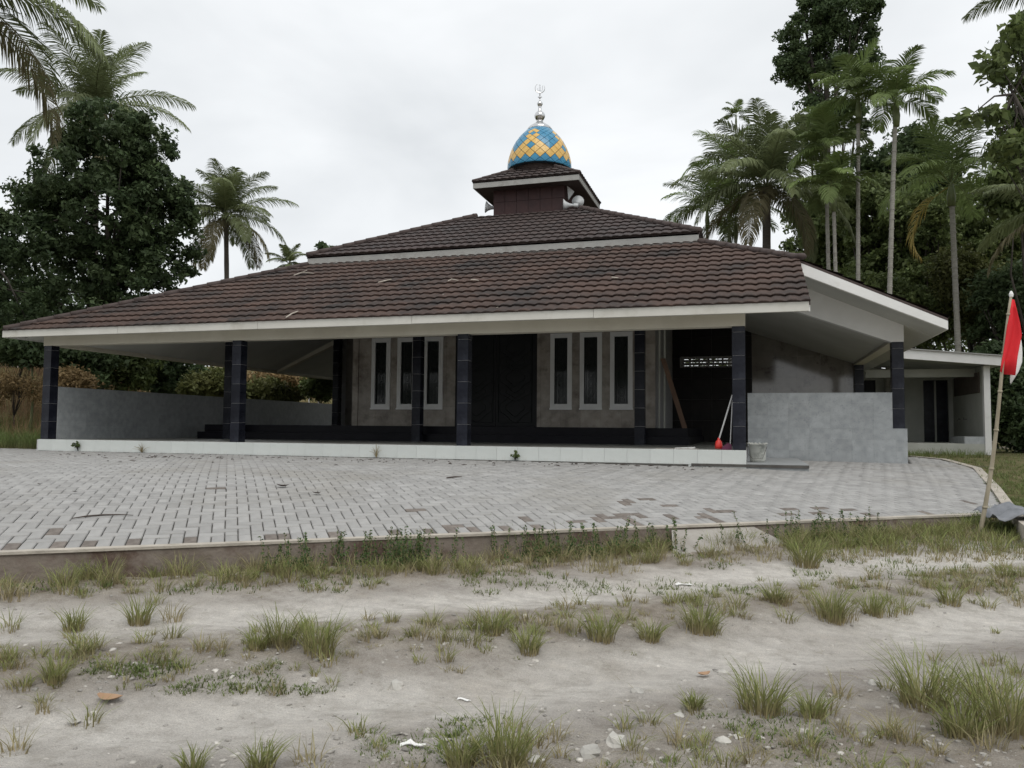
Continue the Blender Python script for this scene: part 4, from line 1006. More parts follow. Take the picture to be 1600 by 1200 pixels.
# left side
broadleaf('dark_tree', 'large dense dark green tree rising behind the left end of the roof', 165, 27,
    [(165,330,110,105),(175,200,60,38),(215,215,55,45),(120,225,35,35),(205,250,65,55),(110,270,55,55),(245,330,62,75),(80,350,62,75),(250,405,55,55),(120,430,105,65),(185,470,120,50),(45,300,25,25),(285,330,28,40)], .15, M['leafdark'], 560, 115, .4, tr=.2, trunk_u=150)
broadleaf('dark_tree', 'dark tree cut off by the left edge of the photo beside the big one', -25, 24, [(-25,400,50,90),(15,475,60,40),(-60,330,50,60)], .13, M['leafdark'], 130, 120, .4, trunk_u=-40)
palm('coconut', 'coconut_palm', 'big coconut palm hanging in from the top left corner', -100, -28, 18, 4.3, 24, tr=.17, seed=1, wind=.1)
palm('coconut', 'coconut_palm', 'wind-blown coconut palm standing above the big dark tree', 150, 172, 34, 4.2, 26, tr=.16, seed=2, wind=.12, base_u=140)
palm('coconut', 'coconut_palm', 'lone coconut palm against the sky left of the mosque roof', 353, 338, 42, 3.9, 30, tr=.15, seed=3, wind=.05, base_u=352)
palm('coconut', 'coconut_palm', 'small distant palm top just above the upper left roof corner', 452, 412, 60, 2.2, 14, tr=.1, seed=4)
broadleaf('distant_tree', 'tiny treetop peeping over the upper roof left of the dome', 507, 60, [(507,388,12,8),(520,400,18,14)], .25, M['leafdark'], 30, 50, .45)
# right side palms
palm('coconut', 'coconut_palm', 'full coconut palm right of the dome behind the hip of the roof', 1198, 292, 30, 4.0, 30, tr=.19, seed=5, wind=-.05)
AG = 'slender areca palms behind the right roof slope'
palm('areca', 'areca_palm', 'leftmost shorter areca palm beside the full coconut palm', 1105, 330, 34, 2.3, 13, tr=.07, seed=6, group=AG)
palm('areca', 'areca_palm', 'feathery areca palm half hidden by the full coconut palm', 1140, 265, 35, 2.4, 13, tr=.07, seed=7, group=AG)
palm('areca', 'areca_palm', 'low areca palm right above the ridge cap left of the coconut trunk', 1150, 345, 33, 2.2, 12, tr=.07, seed=8, group=AG)
palm('areca', 'areca_palm', 'tiny far palm poking above the coconut palm on its left', 1150, 182, 62, 1.5, 9, tr=.06, seed=9, group=AG)
palm('areca', 'areca_palm', 'left one of the close pair of areca palms, crown higher', 1290, 236, 27, 1.65, 14, base_u=1300, tr=.075, seed=10, group=AG)
palm('areca', 'areca_palm', 'right one of the close pair of areca palms, crown lower', 1302, 296, 26, 1.6, 14, base_u=1312, tr=.07, seed=11, group=AG)
palm('areca', 'areca_palm', 'tall areca palm with straight pale trunk under the high dark tree', 1341, 158, 26, 1.85, 14, base_u=1342, tr=.075, seed=12, group=AG)
palm('areca', 'areca_palm', 'tallest areca palm with palest ringed trunk', 1400, 162, 25, 1.8, 14, base_u=1386, tr=.085, seed=13, group=AG)
palm('areca', 'areca_palm', 'areca palm with a yellowed hanging frond above the washroom roof', 1486, 290, 28, 2.9, 15, base_u=1502, tr=.11, seed=14, group=AG, extra=(11,))
palm('coconut', 'coconut_palm', 'coconut palm reaching in from the top right corner', 1660, -10, 24, 3.2, 18, tr=.16, seed=15)
palm('coconut', 'coconut_palm', 'low palm at the right edge above the flag', 1660, 330, 20, 2.4, 16, tr=.14, seed=16)
# right side trees
broadleaf('tall_tree', 'very tall dark tree with rounded crown touching the top of the photo', 1295, 48, [(1255,75,44,50),(1320,30,52,50),(1345,90,28,30),(1285,115,45,22),(1235,105,25,25),(1280,20,35,30),(1290,175,42,32),(1265,215,30,30),(1330,190,30,30)], .2, M['leafdark'], 320, 120, .52, tr=.35)
broadleaf('forest_tree', 'dark crown filling the gap behind the two tallest areca palms', 1420, 38, [(1435,215,28,26),(1375,255,35,30),(1440,280,60,50)], .2, M['leafdark'], 130, 130, .6)
FG = 'forest trees behind the right side of the mosque'
ft = [
 ('shadowy forest tree behind the trunks of the paired areca palms', 1290, 40, [(1290,330,60,55),(1270,400,45,40),(1330,390,60,50)], .2, 'leafmid'),
 ('mid green forest tree between the two pale areca trunks', 1370, 36, [(1370,330,60,60),(1370,420,60,60),(1330,300,35,35)], .18, 'leafmid'),
 ('dark forest tree right of the tallest areca trunk', 1440, 34, [(1440,360,60,65),(1450,450,70,60)], .18, 'leafmid'),
 ('yellowish green forest tree above the washroom roof', 1515, 30, [(1515,480,55,45),(1490,420,35,35),(1550,440,40,30)], .13, 'leafyel'),
 ('tall shaded forest tree behind the areca with the yellow frond', 1530, 36, [(1540,330,60,60),(1560,400,80,80),(1480,340,40,40)], .18, 'leafmid'),
 ('dark forest tree behind the flag', 1590, 28, [(1590,480,70,80),(1600,590,70,70)], .15, 'leafdark'),
 ('high forest tree at the right edge with light green upper leaves', 1610, 26, [(1610,215,40,50),(1635,110,45,60),(1590,300,45,45)], .17, 'leafmid'),
 ('bushy tree behind the left part of the washroom roof', 1420, 31, [(1420,500,60,45),(1360,470,60,40)], .16, 'leafmid'),
 ('low dark tree beyond the washroom at the right edge', 1600, 24, [(1600,650,55,45),(1560,600,30,60)], .14, 'leafdark'),
]
for k, (lb, u, Zd, bl_, lf, mt_n) in enumerate(ft):
    broadleaf('forest_tree', lb, u, Zd, bl_, lf, M[mt_n], 190, 110, .55, group=FG)
broadleaf('large_leaved_tree', 'branch of big drooping leaves reaching in from the right edge against the sky', 1640, 18, [(1575,112,34,12),(1605,60,35,30),(1550,185,26,14),(1590,235,45,24),(1545,100,12,8),(1500,192,12,6)], .2, M['leafmid'], 60, 20, .34, trunk_u=1790, up=.1, tr=.1)
# dense growth behind everything on the right and behind the hall (one mass)
def mass(name, spec, leaf, mt, per=120, crad=.7):
    cl = []
    for (u0, u1, v0, v1, Z0, Z1, n) in spec:
        for _ in range(n):
            p = mpx(random.uniform(u0, u1), random.uniform(v0, v1), random.uniform(Z0, Z1)); cl.append((p.x, p.y, p.z, crad*random.uniform(.6, 1.2)))
    V, Fq, rn = leafcloud(cl, per, leaf)
    o = link(name, npmesh(name, V, Fq, mt, rn), kind='stuff'); return o
mass('far_wood', [(1265,1700,340,470,44,54,230),(1200,1750,450,700,44,56,420),(1060,1240,395,640,60,75,60)], .26, M['leafmid'], 110, 1.1)
mass('far_wood', [(-120,330,470,600,40,48,150),(330,560,560,610,55,62,50),(-100,100,420,560,32,36,60)], .24, M['leafdark'], 110, 1.0)
cl = []  # unseen trees behind the camera, added to darken reflections and the porch
for _ in range(420):
    x = random.choice((random.uniform(-60, -1), random.uniform(-60, -1), random.uniform(10, 45))); y = -38+random.uniform(-4, 4)+.25*x
    cl.append((x, y, random.uniform(-.5, 8.5+1.5*math.sin(x*.35)), random.uniform(.9, 1.7)))
V, Fq, rn = leafcloud(cl, 70, .55)
link('unseen_wood', npmesh('unseen_wood', V, Fq, M['leafdark'], rn), kind='stuff')
# shrubs seen over the left parapet and at the left edge
SG = 'shrubs behind the left parapet'
sh = [
 ('dark shrub just right of the leftmost column', 130, 26, [(135,575,38,32),(110,560,25,25)], .15, 'leafdark'),
 ('mid green shrub over the left third of the parapet', 190, 28, [(190,580,45,32),(210,555,35,25)], .15, 'leafmid'),
 ('dark shrub in the middle of the gap under the left beam', 260, 30, [(255,590,45,32),(280,575,35,30)], .16, 'leafdark'),
 ('yellow green shrub left of the paired columns', 325, 28, [(318,605,32,18),(340,595,20,16)], .13, 'leafyel'),
 ('yellow green shrub right of the paired columns', 415, 28, [(412,612,30,16),(440,618,25,12)], .13, 'leafyel'),
 ('dry brown brush on the bank under the sloping beam', 440, 34, [(430,592,45,14),(480,602,30,12)], .12, 'leafbrown'),
 ('green shrub right beside the rear column', 498, 30, [(497,608,26,14),(510,595,14,12)], .13, 'leafmid'),
 ('rust brown brush left of the leftmost column', 40, 24, [(30,600,50,12),(-5,615,30,16),(62,618,18,10)], .06, 'leafbrown'),
 ('dark green shrub above the rust brown brush', 25, 24, [(25,540,45,22),(60,550,25,16)], .14, 'leafdark'),
 ('orange tinged shrub behind the leftmost column', 112, 23, [(115,598,20,16)], .10, 'leafbrown'),
]
for lb, u, Zd, bl_, lf, mt_n in sh:
    broadleaf('shrub', lb, u, Zd, bl_, lf, M[mt_n], 70, 90, .42, group=SG, cat='shrub', tr=.03, trunk=mt_n != 'leafbrown')
# big pale banana-like leaves at the left edge
t_ = thing('broad_leaved_plant', 'plant with a broad ochre drooping leaf at the left edge below the eave', 'plant', ground_at(45, 24))
bp_ = t_.location
for k, (u0, v0, u1, v1) in enumerate(((50,560,4,553),(50,570,35,541),(52,566,66,556))):
    a_, b_ = mpx(u0, v0, 24)-bp_, mpx(u1, v1, 24)-bp_; V = []; n = 8
    side = (b_-a_).cross(FW_h).normalized()
    for i in range(n+1):
        s_ = i/n; p = a_.lerp(b_, s_)+Vector((0, 0, .14*math.sin(math.pi*s_))); w_ = .11*math.sin(math.pi*min(1, .1+.85*s_)); V += [p-side*w_, p+FW_h*.02, p+side*w_]
    mb = MB().add(V, [(i*3+q, i*3+q+1, i*3+q+4, i*3+q+3) for i in range(n) for q in (0, 1)])
    mb.build('leaf', M['cocodry'] if k == 0 else M['leafmid'], t_, world=False)
mb = MB().tube([(0, 0, -.2), (.1, 0, 1.2), mpx(50, 562, 24)-bp_], [.05, .035, .02], 6); mb.build('stem', M['shaft'], t_, world=False)
# ---- grasses
def blades(P, n, h, spread, wd, lean=.5, segs=3):
    """P: (m,3) tuft feet; n,h,spread per tuft arrays"""
    k = np.repeat(np.arange(len(P)), n); m_ = len(k); hh_ = (h[k])*(.3+.7*rng.random(m_)**.8); a_ = rng.random(m_)*2*np.pi
    r_ = spread[k]*np.sqrt(rng.random(m_)); out_ = np.stack([np.cos(a_), np.sin(a_), 0*a_], 1)
    b0 = P[k]+out_*r_[:, None]*.55; b0[:, 2] -= .01
    a2 = a_+rng.normal(size=m_)*.7; dirn = np.stack([np.cos(a2), np.sin(a2), 0*a2], 1)
    ln = (lean*(.3+1.1*rng.random(m_)))[:, None]; side = np.stack([-np.sin(a2+rng.normal(size=m_)*.8), np.cos(a2), 0*a2], 1)
    V = []; T_ = []
    for s_, ww in zip(np.linspace(0, 1, segs+1), [1, .85, .6, .12] if segs == 3 else np.linspace(1, .1, segs+1)):
        c = b0+dirn*(ln*hh_[:, None]*s_**1.8)+np.array([0, 0, 1])*(hh_*(s_-.22*s_**3*ln[:, 0]))[:, None]
        V += [c-side*wd*ww*.5, c+side*wd*ww*.5]; T_ += [np.full(m_, min(1, s_*1.5))]*2
    V = np.stack(V, 1).reshape(-1, 3); T_ = np.stack(T_, 1).ravel(); q = 2*(segs+1)
    base_ = (np.arange(m_)*q)[:, None]
    Fq = np.concatenate([base_+np.array([2*i, 2*i+1, 2*i+3, 2*i+2]) for i in range(segs)])
    return V, Fq, np.repeat(rng.random(m_), q), T_
def gz(x, y):
    return terz(x, y)
def groundz(x, y): a_, d_ = ad(x, y); return terz(x, y)+relief(x, y, a_, d_)
def gpt(u, v): p = onf(u, v, terz, 2, 30); return Vector((p.x, p.y, groundz(p.x, p.y)))
big = [  # u, v(base), height px, label
 (115,985,48,'bushy green tuft near the left edge on the far side of the near-side track'),
 (217,975,50,'wide grass tuft left of the bare stretch below the kerb'),
 (85,1065,52,'small two-tiered tuft at the far left of the road'),
 (440,1008,72,'tall spiky tuft, left one of two tall ones on the left middle ridge'),
 (497,1022,76,'upright brownish tuft, right one of two tall ones on the left middle ridge'),
 (400,1015,45,'low wide tuft touching the tall spiky one on its left'),
 (770,990,52,'thin tuft at the centre of the middle ridge'),
 (825,1020,52,'lonely straggly tuft in the centre of the road'),
 (940,1000,62,'upright fresh green tuft right of the road centre'),
 (1015,1000,45,'small green tuft between two larger tufts right of centre'),
 (1095,988,62,'wide rounded tuft left of the white scrap on the ridge'),
 (1300,970,70,'dense bright green round tuft on the right middle ridge'),
 (1365,960,48,'ragged tuft just right of the dense round one'),
 (1485,945,45,'leafy green tuft on the ridge below the flag pole'),
 (1210,940,40,'low yellowish tuft on the far ridge right of centre'),
 (1190,1115,88,'solitary tall grass tuft in the near track, right of centre'),
 (1085,1105,32,'flat sprawling tuft left of the solitary tall one'),
 (1270,1120,55,'thin tuft right of the solitary tall one'),
 (1445,1105,110,'large loose grass clump at the lower right'),
 (1570,1145,135,'largest grass clump in the lower right corner'),
 (1505,1150,90,'grass clump between the two largest ones at lower right'),
 (785,1195,112,'tall dark green tuft at the bottom centre'),
 (720,1200,75,'shorter tuft left of the tall one at the bottom centre'),
 (300,1205,52,'spiky tuft cut by the bottom edge at the left'),
 (405,1203,66,'second spiky tuft cut by the bottom edge'),
 (1260,885,60,'tall reddish tuft beside the entrance ramp'),
]
TG = 'grass tufts growing on the dirt road'
rng = np.random.default_rng(21)
for k, (u, v, hpx, lb) in enumerate(big):
    p = gpt(u, v); Zd = (p-CAM).dot(FW); h = hpx*Zd/F; n = int(50+h*330)
    V, Fq, rn, tp = blades(np.array([[0., 0, 0]]), n, np.array([h]), np.array([h*.5]), .0062, .62)
    V[:, 0] *= 1.15
    o = link('grass_tuft', npmesh('grass_tuft', V, Fq, M['grass'], rn, tp)); o.location = p; tag(o, lb, 'grass tuft', TG)
small = [(15,985,40),(270,970,40),(345,1015,30),(470,990,35),(580,995,30),(660,997,40),(705,1005,42),(737,1007,42),(797,985,35),(90,1030,30),(70,1097,28),(165,1045,25),(290,1050,32),(265,1062,20),(240,1068,18),(220,1075,18),(190,1075,16),(380,1080,24),(430,1080,30),(520,1070,25),(720,1050,16),(700,1048,14),(655,1035,20),(480,1190,48),(590,1175,34),(900,985,35),(1150,950,42),(1130,960,40),(1080,985,48),(1110,990,45),(1230,970,35),(1225,945,30),(1410,955,44),(1390,960,34),(1450,920,35),(1520,925,40),(1565,915,30),(1595,945,42),(1545,950,30),(1310,1090,45),(975,1140,34),(1015,1130,34),(810,1165,45),(865,1155,40),(1190,1180,26),(1150,1190,24),(1275,1185,26),(1235,1170,26),(1350,1165,34),(1390,1150,50),(1320,1150,34),(1420,1160,60),(1545,1170,60),(1590,1120,90),(1540,1090,80),(1480,1080,60),(1100,1195,20),(1050,1190,18),(1000,1195,22),(830,1200,60),(1280,962,50),(1320,968,50)]
P = []; Hh = []
for (u, v, hp) in small:
    p = gpt(u, v); P.append(p[:]); Hh.append(hp*(p-CAM).dot(FW)/F)
# random tufts by strips: (density along the kerb strip, ridges, near verge)
def dens(a, d):
    v_ = 1.0*math.exp(-((d+.42)/.34)**2)+.8*math.exp(-((d+2.2)/.3)**2)+.42*max(0, min(1, (-d-3.7)/.6))+.012
    x, y = xy(a, d); v_ *= .15+2.0*max(0, .45+1.2*mnoise.noise((x*.9, y*.9, 5)))
    if a > 5.5: v_ *= 1.25
    return v_
cnt_ = 0
while cnt_ < 3400:
    a_, d_ = random.uniform(-7, 12), random.uniform(-6.5, -.12)
    x, y = xy(a_, d_); v = Vector((x, y, -1))-CAM; zf_ = v.dot(FW)
    if zf_ < 1.5 or abs(v.dot(cR)/zf_) > .75: continue
    if random.random() < dens(a_, d_):
        if a0-.1 < a_ < a1+.1 and d_ > -.9 and random.random() < .75: continue
        P.append((x, y, groundz(x, y))); Hh.append(random.choice((.04,.06,.08,.1,.13,.17))*(1.3 if d_ > -.8 else .8))
    cnt_ += 1
P = np.array(P); Hh = np.array(Hh); nb = (14+Hh*190).astype(int)
sel = rng.random(len(P)) < .62
for nm, s_, mt in (('road_grass', sel, M['grass']), ('dry_road_grass', ~sel, M['grassdry'])):
    V, Fq, rn, tp = blades(P[s_], nb[s_], Hh[s_], Hh[s_]*.6+.02, .0055, .8); link(nm, npmesh(nm, V, Fq, mt, rn, tp), kind='stuff')
# short creeping grass, right verge and left corner
def field(name, u0, u1, v0, v1, n, h0, h1, mt, ok=lambda x, y: True, nb_=9):
    P, Hn = [], []
    for _ in range(n):
        p = onf(random.uniform(u0, u1), random.uniform(v0, v1), terz, 3, 34)
        if ok(p.x, p.y): P.append((p.x, p.y, terz(p.x, p.y))); Hn.append(random.uniform(h0, h1))
    P = np.array(P); Hn = np.array(Hn); V, Fq, rn, tp = blades(P, np.full(len(P), nb_), Hn, Hn*.5+.04, .008, .6)
    link(name, npmesh(name, V, Fq, mt, rn, tp), kind='stuff')
nopav = lambda x, y: not inpoly(x, y) and not (-15.3 < x < 3.1 and y > 0) and not (y > 10.4 and 3.3 < x < pR)
field('verge_grass', 1418, 1640, 690, 860, 2600, .04, .12, M['grassgreen'], lambda x, y: nopav(x, y) and ad(x, y)[0] > 8.2)
field('verge_grass', 1418, 1545, 694, 716, 500, .12, .28, M['grassgreen'], nopav)
field('verge_grass', 1240, 1600, 820, 862, 150, .05, .17, M['grassgreen'], nopav)
field('verge_grass', 1220, 1600, 822, 870, 280, .06, .24, M['grass'], nopav)
field('verge_grass', 1100, 1600, 835, 880, 260, .04, .14, M['grassdry'], nopav)
field('verge_grass', 0, 1000, 870, 900, 300, .05, .2, M['grassdry'], nopav)
field('corner_grass', -60, 76, 676, 712, 900, .25, .75, M['grassgreen'], nopav, 12)
field('corner_grass', -60, 60, 672, 690, 500, .4, .9, M['grass'], nopav, 12)
def patch(name, n, x0, x1, y0, y1, h0, h1, mt, nb_, lean=.6):
    P = np.array([(x, y, terz(x, y)) for x, y in ((random.uniform(x0, x1), random.uniform(y0, y1)) for _ in range(n)) if not inpoly(x, y)]); Hn = rng.uniform(h0, h1, len(P))
    V, Fq, rn, tp = blades(P, np.full(len(P), nb_), Hn, Hn*.4, .011, lean); link(name, npmesh(name, V, Fq, mt, rn, tp), kind='stuff')
patch('dry_bank_grass', 1500, -30, -15.8, 2.5, 14, .5, 1.35, M['dryred'], 14)
patch('bank_grass', 2200, -34, -16, 9, 30, .4, 1.2, M['dryred'], 12)
patch('bank_grass', 900, -34, -16, 9, 30, .3, .8, M['grassgreen'], 12)
patch('corner_grass', 900, -21, -15.45, -.2, 3.2, .25, .7, M['grassgreen'], 12)
field('creeping_grass', 0, 1600, 860, 930, 1500, .03, .08, M['grassgreen'], lambda x, y: mnoise.noise((x*1.3, y*1.3, 9)) > .02, 8)
field('creeping_grass', 560, 1500, 1120, 1200, 900, .02, .05, M['grassgreen'], lambda x, y: mnoise.noise((x*2.1, y*2.1, 4)) > .0, 9)
field('creeping_grass', 130, 520, 1035, 1085, 500, .02, .05, M['grassgreen'], lambda x, y: mnoise.noise((x*2.1, y*2.1, 4)) > -.05, 9)
P, Hn = [], []
while len(P) < 2600:
    a_, d_ = random.uniform(-6, 11), random.uniform(-6, -.15); x, y = xy(a_, d_)
    if random.random() < dens(a_, d_)*.9+.03: P.append((x, y, groundz(x, y)+.004)); Hn.append(random.uniform(.02, .05))
P = np.array(P); Hn = np.array(Hn); V, Fq, rn, tp = blades(P, np.full(len(P), 6), Hn, Hn*1.6, .003, 2.6)
link('straw_litter', npmesh('straw_litter', V, Fq, M['grassdry'], rn, tp), kind='stuff')
# leafy weeds along the kerb
cl = []; st_ = MB()
for _ in range(300):
    u = random.choice((random.uniform(840, 1045), random.uniform(830, 1230), random.uniform(430, 720), random.uniform(600, 660), random.uniform(1230, 1600)))
    a_ = ad(*onf(u, 850, lambda x, y: -.66)[:2])[0]+random.uniform(-.2, .2); d_ = random.uniform(-.5, -.14); x, y = xy(a_, d_); z0 = groundz(x, y); h = random.uniform(.1, .34)
    if a0 < a_ < a1 and d_ > -.4: continue
    lx, ly = random.gauss(0, .05), random.gauss(0, .05); st_.tube([(x, y, z0), (x+lx, y+ly, z0+h)], [.003, .0015], 3, False)
    for k in range(int(h/.022)):
        s_ = (k+1)/(h/.022); cl.append((x+lx*s_, y+ly*s_, z0+h*s_, .022*(1.3-.6*s_)))
V, Fq, rn = leafcloud(cl, 4, .02, up=.5, aspect=.55)
link('kerb_weeds', npmesh('kerb_weeds', V, Fq, leafmat('weed_leaf', (.07,.12,.04), (.1,.16,.055)), rn), kind='stuff')
st_.build('weed_stems', M['grass'], kind='stuff')
# ---- stones
def stone(name, p, sx, sy, sz, mt, seed, label=None):
    random.seed(seed); mb = MB(); n = 10; prof = []
    V = []; 
    for i in range(6):
        th_ = math.pi*i/5
        for k in range(n):
            ph_ = 2*math.pi*k/n; q = Vector((math.sin(th_)*math.cos(ph_), math.sin(th_)*math.sin(ph_), math.cos(th_)))
            r_ = 1+.5*mnoise.noise(q*1.4+Vector((seed*3.1, 0, 0))); V.append((q.x*r_*sx, q.y*r_*sy, max(-.3, q.z*r_)*sz))
    Fc = [(i*n+k, (i+1)*n+k, (i+1)*n+(k+1) % n, i*n+(k+1) % n) for i in range(5) for k in range(n)]
    mb.add(V, Fc); o = mb.build(name, mt); o.location = p; o.rotation_euler.z = seed*1.3
    if label: tag(o, label, 'stone')
    return mb
st = [(922,1178,20,'rounded grey white stone at the bottom edge'), (963,1163,23,'cracked pale yellowish stone right of the rounded one'), (835,1188,15,'pale stone left of the rounded one at the bottom'),
      (620,1071,14,'flat grey stone in the near track left of centre'), (115,1131,12,'bluish stone at the lower left'), (492,1063,8,'small white stone beside the left ridge tufts'),
      (997,1081,13,'white stone sunk in the near track right of centre'), (1060,1076,6,'tiny white stone'), (1365,1072,12,'white stone left of the large loose clump'), (1130,1160,14,'bluish stone below the sprawling tuft'), (1155,1155,10,'white stone next to the bluish one'), (1062,1116,9,'beige pebble under the sprawling tuft')]
st[7] = (1130,1050,9,'smooth white stone in the middle of the near track')
for k, (u, v, r_, lb) in enumerate(st):
    p = gpt(u, v); s_ = r_*(p-CAM).dot(FW)/F; stone('stone', p, s_, s_*.8, s_*.55, M['stone'], k+3, lb)
random.seed(5); tmpl = np.array([(math.cos(a_)*math.cos(b_), math.sin(a_)*math.cos(b_), math.sin(b_)) for b_ in (-.3, .5) for a_ in np.arange(0, 6.28, 1.2566)]+[(0, 0, .9)])
tf = [(k, (k+1) % 5, 5+(k+1) % 5) for k in range(5)]+[(k, 5+(k+1) % 5, 5+k) for k in range(5)]+[(5+k, 5+(k+1) % 5, 10) for k in range(5)]
V = []; Ff = []; rr = []
for i in range(4600):
    u, v = random.uniform(-20, 1620), 880+320*random.random()**.8
    p = onf(u, v, terz, 2, 14); 
    dd_ = ad(p.x, p.y)[1]
    if dd_ > -.2 or ((abs(dd_+1.42) < .3 or abs(dd_+3.05) < .4) and random.random() < .8): continue
    s_ = .0025+.016*random.random()**5; q = tmpl*np.array([s_*random.uniform(.8, 1.6), s_, s_*.6])*(1+.25*rng.normal(size=(11, 1))); a_ = random.random()*6
    q = np.stack([q[:, 0]*math.cos(a_)-q[:, 1]*math.sin(a_), q[:, 0]*math.sin(a_)+q[:, 1]*math.cos(a_), q[:, 2]], 1)+np.array([p.x, p.y, groundz(p.x, p.y)])
    b0 = len(V)*11; V.append(q); Ff += [tuple(b0+k for k in f) for f in tf]; rr += [random.random()]*11
link('pebbles', npmesh('pebbles', np.concatenate(V), np.array(Ff), M['pebble'], rr), kind='stuff')
# ------------------------------------------------------------------ SMALL THINGS
# flag on a leaning bamboo pole
fb = onf(1527, 832, terz); Zf = (fb-CAM).dot(FW); ft_ = mpx(1584, 461, Zf)
fl_ = wthing('flag', 'red and white flag hanging limp from a leaning bamboo pole by the kerb', 'flag', fb)
P0_, P1_ = Vector(fb)-Vector((0, 0, .15)), ft_
pp = [P0_.lerp(P1_, s_)+cR_h*(.03*math.sin(s_*5))*1 for s_ in np.linspace(0, 1, 14)]
mb = MB().tube(pp, [.026*(1-.45*i/13) for i in range(14)], 8)
for i in range(2, 13, 2): mb.tube([pp[i]-Vector((0, 0, .012)), pp[i]+Vector((0, 0, .012))], .026*(1-.45*i/13)+.006, 8)
mb.build('pole', M['bamboo'], fl_, smooth=True)
MB().lathe([(0, 0), (.02, .01), (.024, .04), (.012, .07), (0, .08)], pp[-1]-Vector((0, 0, .03)), 8, False).build('pole_tip', M['whitecloth'], fl_)
def cloth(name, poly_l, poly_r, mt, off, folds):
    n, m_ = len(poly_l), 9; V = []
    for i in range(n):
        a_, b_ = mpx(*poly_l[i], Zf), mpx(*poly_r[i], Zf)
        for j in range(m_):
            s_ = j/(m_-1); p = a_.lerp(b_, s_)-FW_h*(off+.045*math.sin(folds*s_*math.pi*2+i*.25)*(.35+.65*i/n)); V.append(p)
    Fc = [(i*m_+j, i*m_+j+1, (i+1)*m_+j+1, (i+1)*m_+j) for i in range(n-1) for j in range(m_-1)]
    mb = MB().add(V, Fc); o = mb.build(name, mt, fl_, smooth=True)
    sm_ = o.modifiers.new('thick', 'SOLIDIFY'); sm_.thickness = .003; return o
cloth('red_half', [(1580,468),(1577,482),(1573,505),(1569,530),(1565,552),(1561,570),(1559,581)], [(1585,468),(1588,482),(1593,505),(1595,524),(1591,540),(1587,558),(1583,587)], M['red'], .0, 1.0)
cloth('white_half', [(1590,518),(1588,535),(1585,550),(1583,565),(1581,580),(1580,598)], [(1597,518),(1600,535),(1601,550),(1601,565),(1596,580),(1584,600)], M['whitecloth'], -.06, .3)
# bucket
bk = on(1184, 722, 2, -.222); t_ = wthing('bucket', 'dirty white paint bucket with chipped rim beside the right end of the platform', 'bucket', bk)
MB().lathe([(.0,.004),(.125,.0),(.133,.05),(.15,.3),(.158,.305),(.158,.32),(.15,.325),(.142,.31),(.12,.02),(0,.02)], bk, 28, False).build('body', M['bucket'], t_, smooth=True)
mb = MB()
for a_ in np.arange(0, 6.28, .45):
    if random.random() < .75: mb.lathe([(.0,0),(random.uniform(.02,.035),.012),(.015,.03),(0,.035)], (bk.x+.15*math.cos(a_), bk.y+.15*math.sin(a_), bk.z+.31), 6, False)
mb.build('dried_plaster', M['bucket'], t_)
MB().tube([bk+Vector((-.155,0,.28)), bk+Vector((-.17,-.05,.15)), bk+Vector((-.08,-.16,.06)), bk+Vector((.08,-.16,.07)), bk+Vector((.16,-.02,.28))], .004, 5).build('handle', M['dark'], t_, smooth=True)
# mop and broom leaning on the right front column
mp_ = on(1123, 700, 1, .28); mp_.z = 0; tp = on(1144.5, 617, 1, .20)
t_ = wthing('mop', 'mop with pale handle and red head leaning against the right front column', 'mop', mp_)
MB().tube([mp_+Vector((.0,0,.16)), tp], .013, 8).build('handle', M['pipe'], t_)
MB().lathe([(.0,0),(.062,.0),(.066,.06),(.05,.13),(.022,.16),(.02,.19),(0,.19)], mp_+Vector((0,0,.012)), 14, False).build('head', M['redplastic'], t_, smooth=True)
b2 = on(1141, 699, 1, .22); b2.z = 0
t_ = wthing('broom', 'purple broom head with thin upright handle hard against the column', 'broom', b2)
MB().tube([b2+Vector((.0,0,.08)), on(1144.5, 625, 1, .23)], .009, 8).build('handle', M['pipe'], t_)
MB().slab([b2+Vector((-.16,-.02,.0)), b2+Vector((.03,-.02,.0)), b2+Vector((.02,-.02,.09)), b2+Vector((-.04,-.02,.12)), b2+Vector((-.12,-.02,.05))], (0,.05,0)).build('head', M['purple'], t_)
# planks and pipes at the hall corner
pl0, pl1 = on(1066, 668, 1, 4.6), on(1032, 560, 1, 4.85); pl0.z = .372 if pl0.z < .4 else pl0.z
d_ = Vector((.07, 0, 0))
tag(recenter(MB().slab([pl0, pl0+d_*1.6, pl1+d_*1.6, pl1], (0,.03,0)).build('plank', M['wood']), pl0), 'brown wooden plank leaning against the right corner of the hall', 'plank')
for k, (u, lb) in enumerate(((1030, 'left one of two pale pipes standing upright by the hall corner'), (1038, 'right one of two pale pipes standing upright by the hall corner'))):
    p = on(u, 640, 1, 4.95); tag(recenter(MB().tube([(p.x, p.y, .37), (p.x+.01, p.y+.02, 2.75)], .022, 8).build('upright_pipe', M['annexwall']), (p.x, p.y, .37)), lb, 'pipe', 'pipes by the hall corner')
pb = on(1065, 699, 1, .35); 
mb = MB(); 
for k in range(3): x_ = pb.x-.12+.11*k; mb.slab([(x_, pb.y+.02*k, .003), (x_+.12, pb.y, .01), (x_+.13, pb.y+.09, .012), (x_+.01, pb.y+.1, .006)], (0,0,.012+.006*k))
tag(recenter(mb.build('paper_scrap', M['paper']), (pb.x, pb.y, 0)), 'white scrap lying near the platform edge left of the mop', 'scrap')
pq = on(1058, 702, 1, .06); tag(recenter(MB().box(pq.x-.36, pq.x+.36, .03, .12, .0, .012).build('board_strip', M['slab']), (pq.x, .07, 0)), 'thin flat strip lying on the platform edge below the white scrap', 'strip')
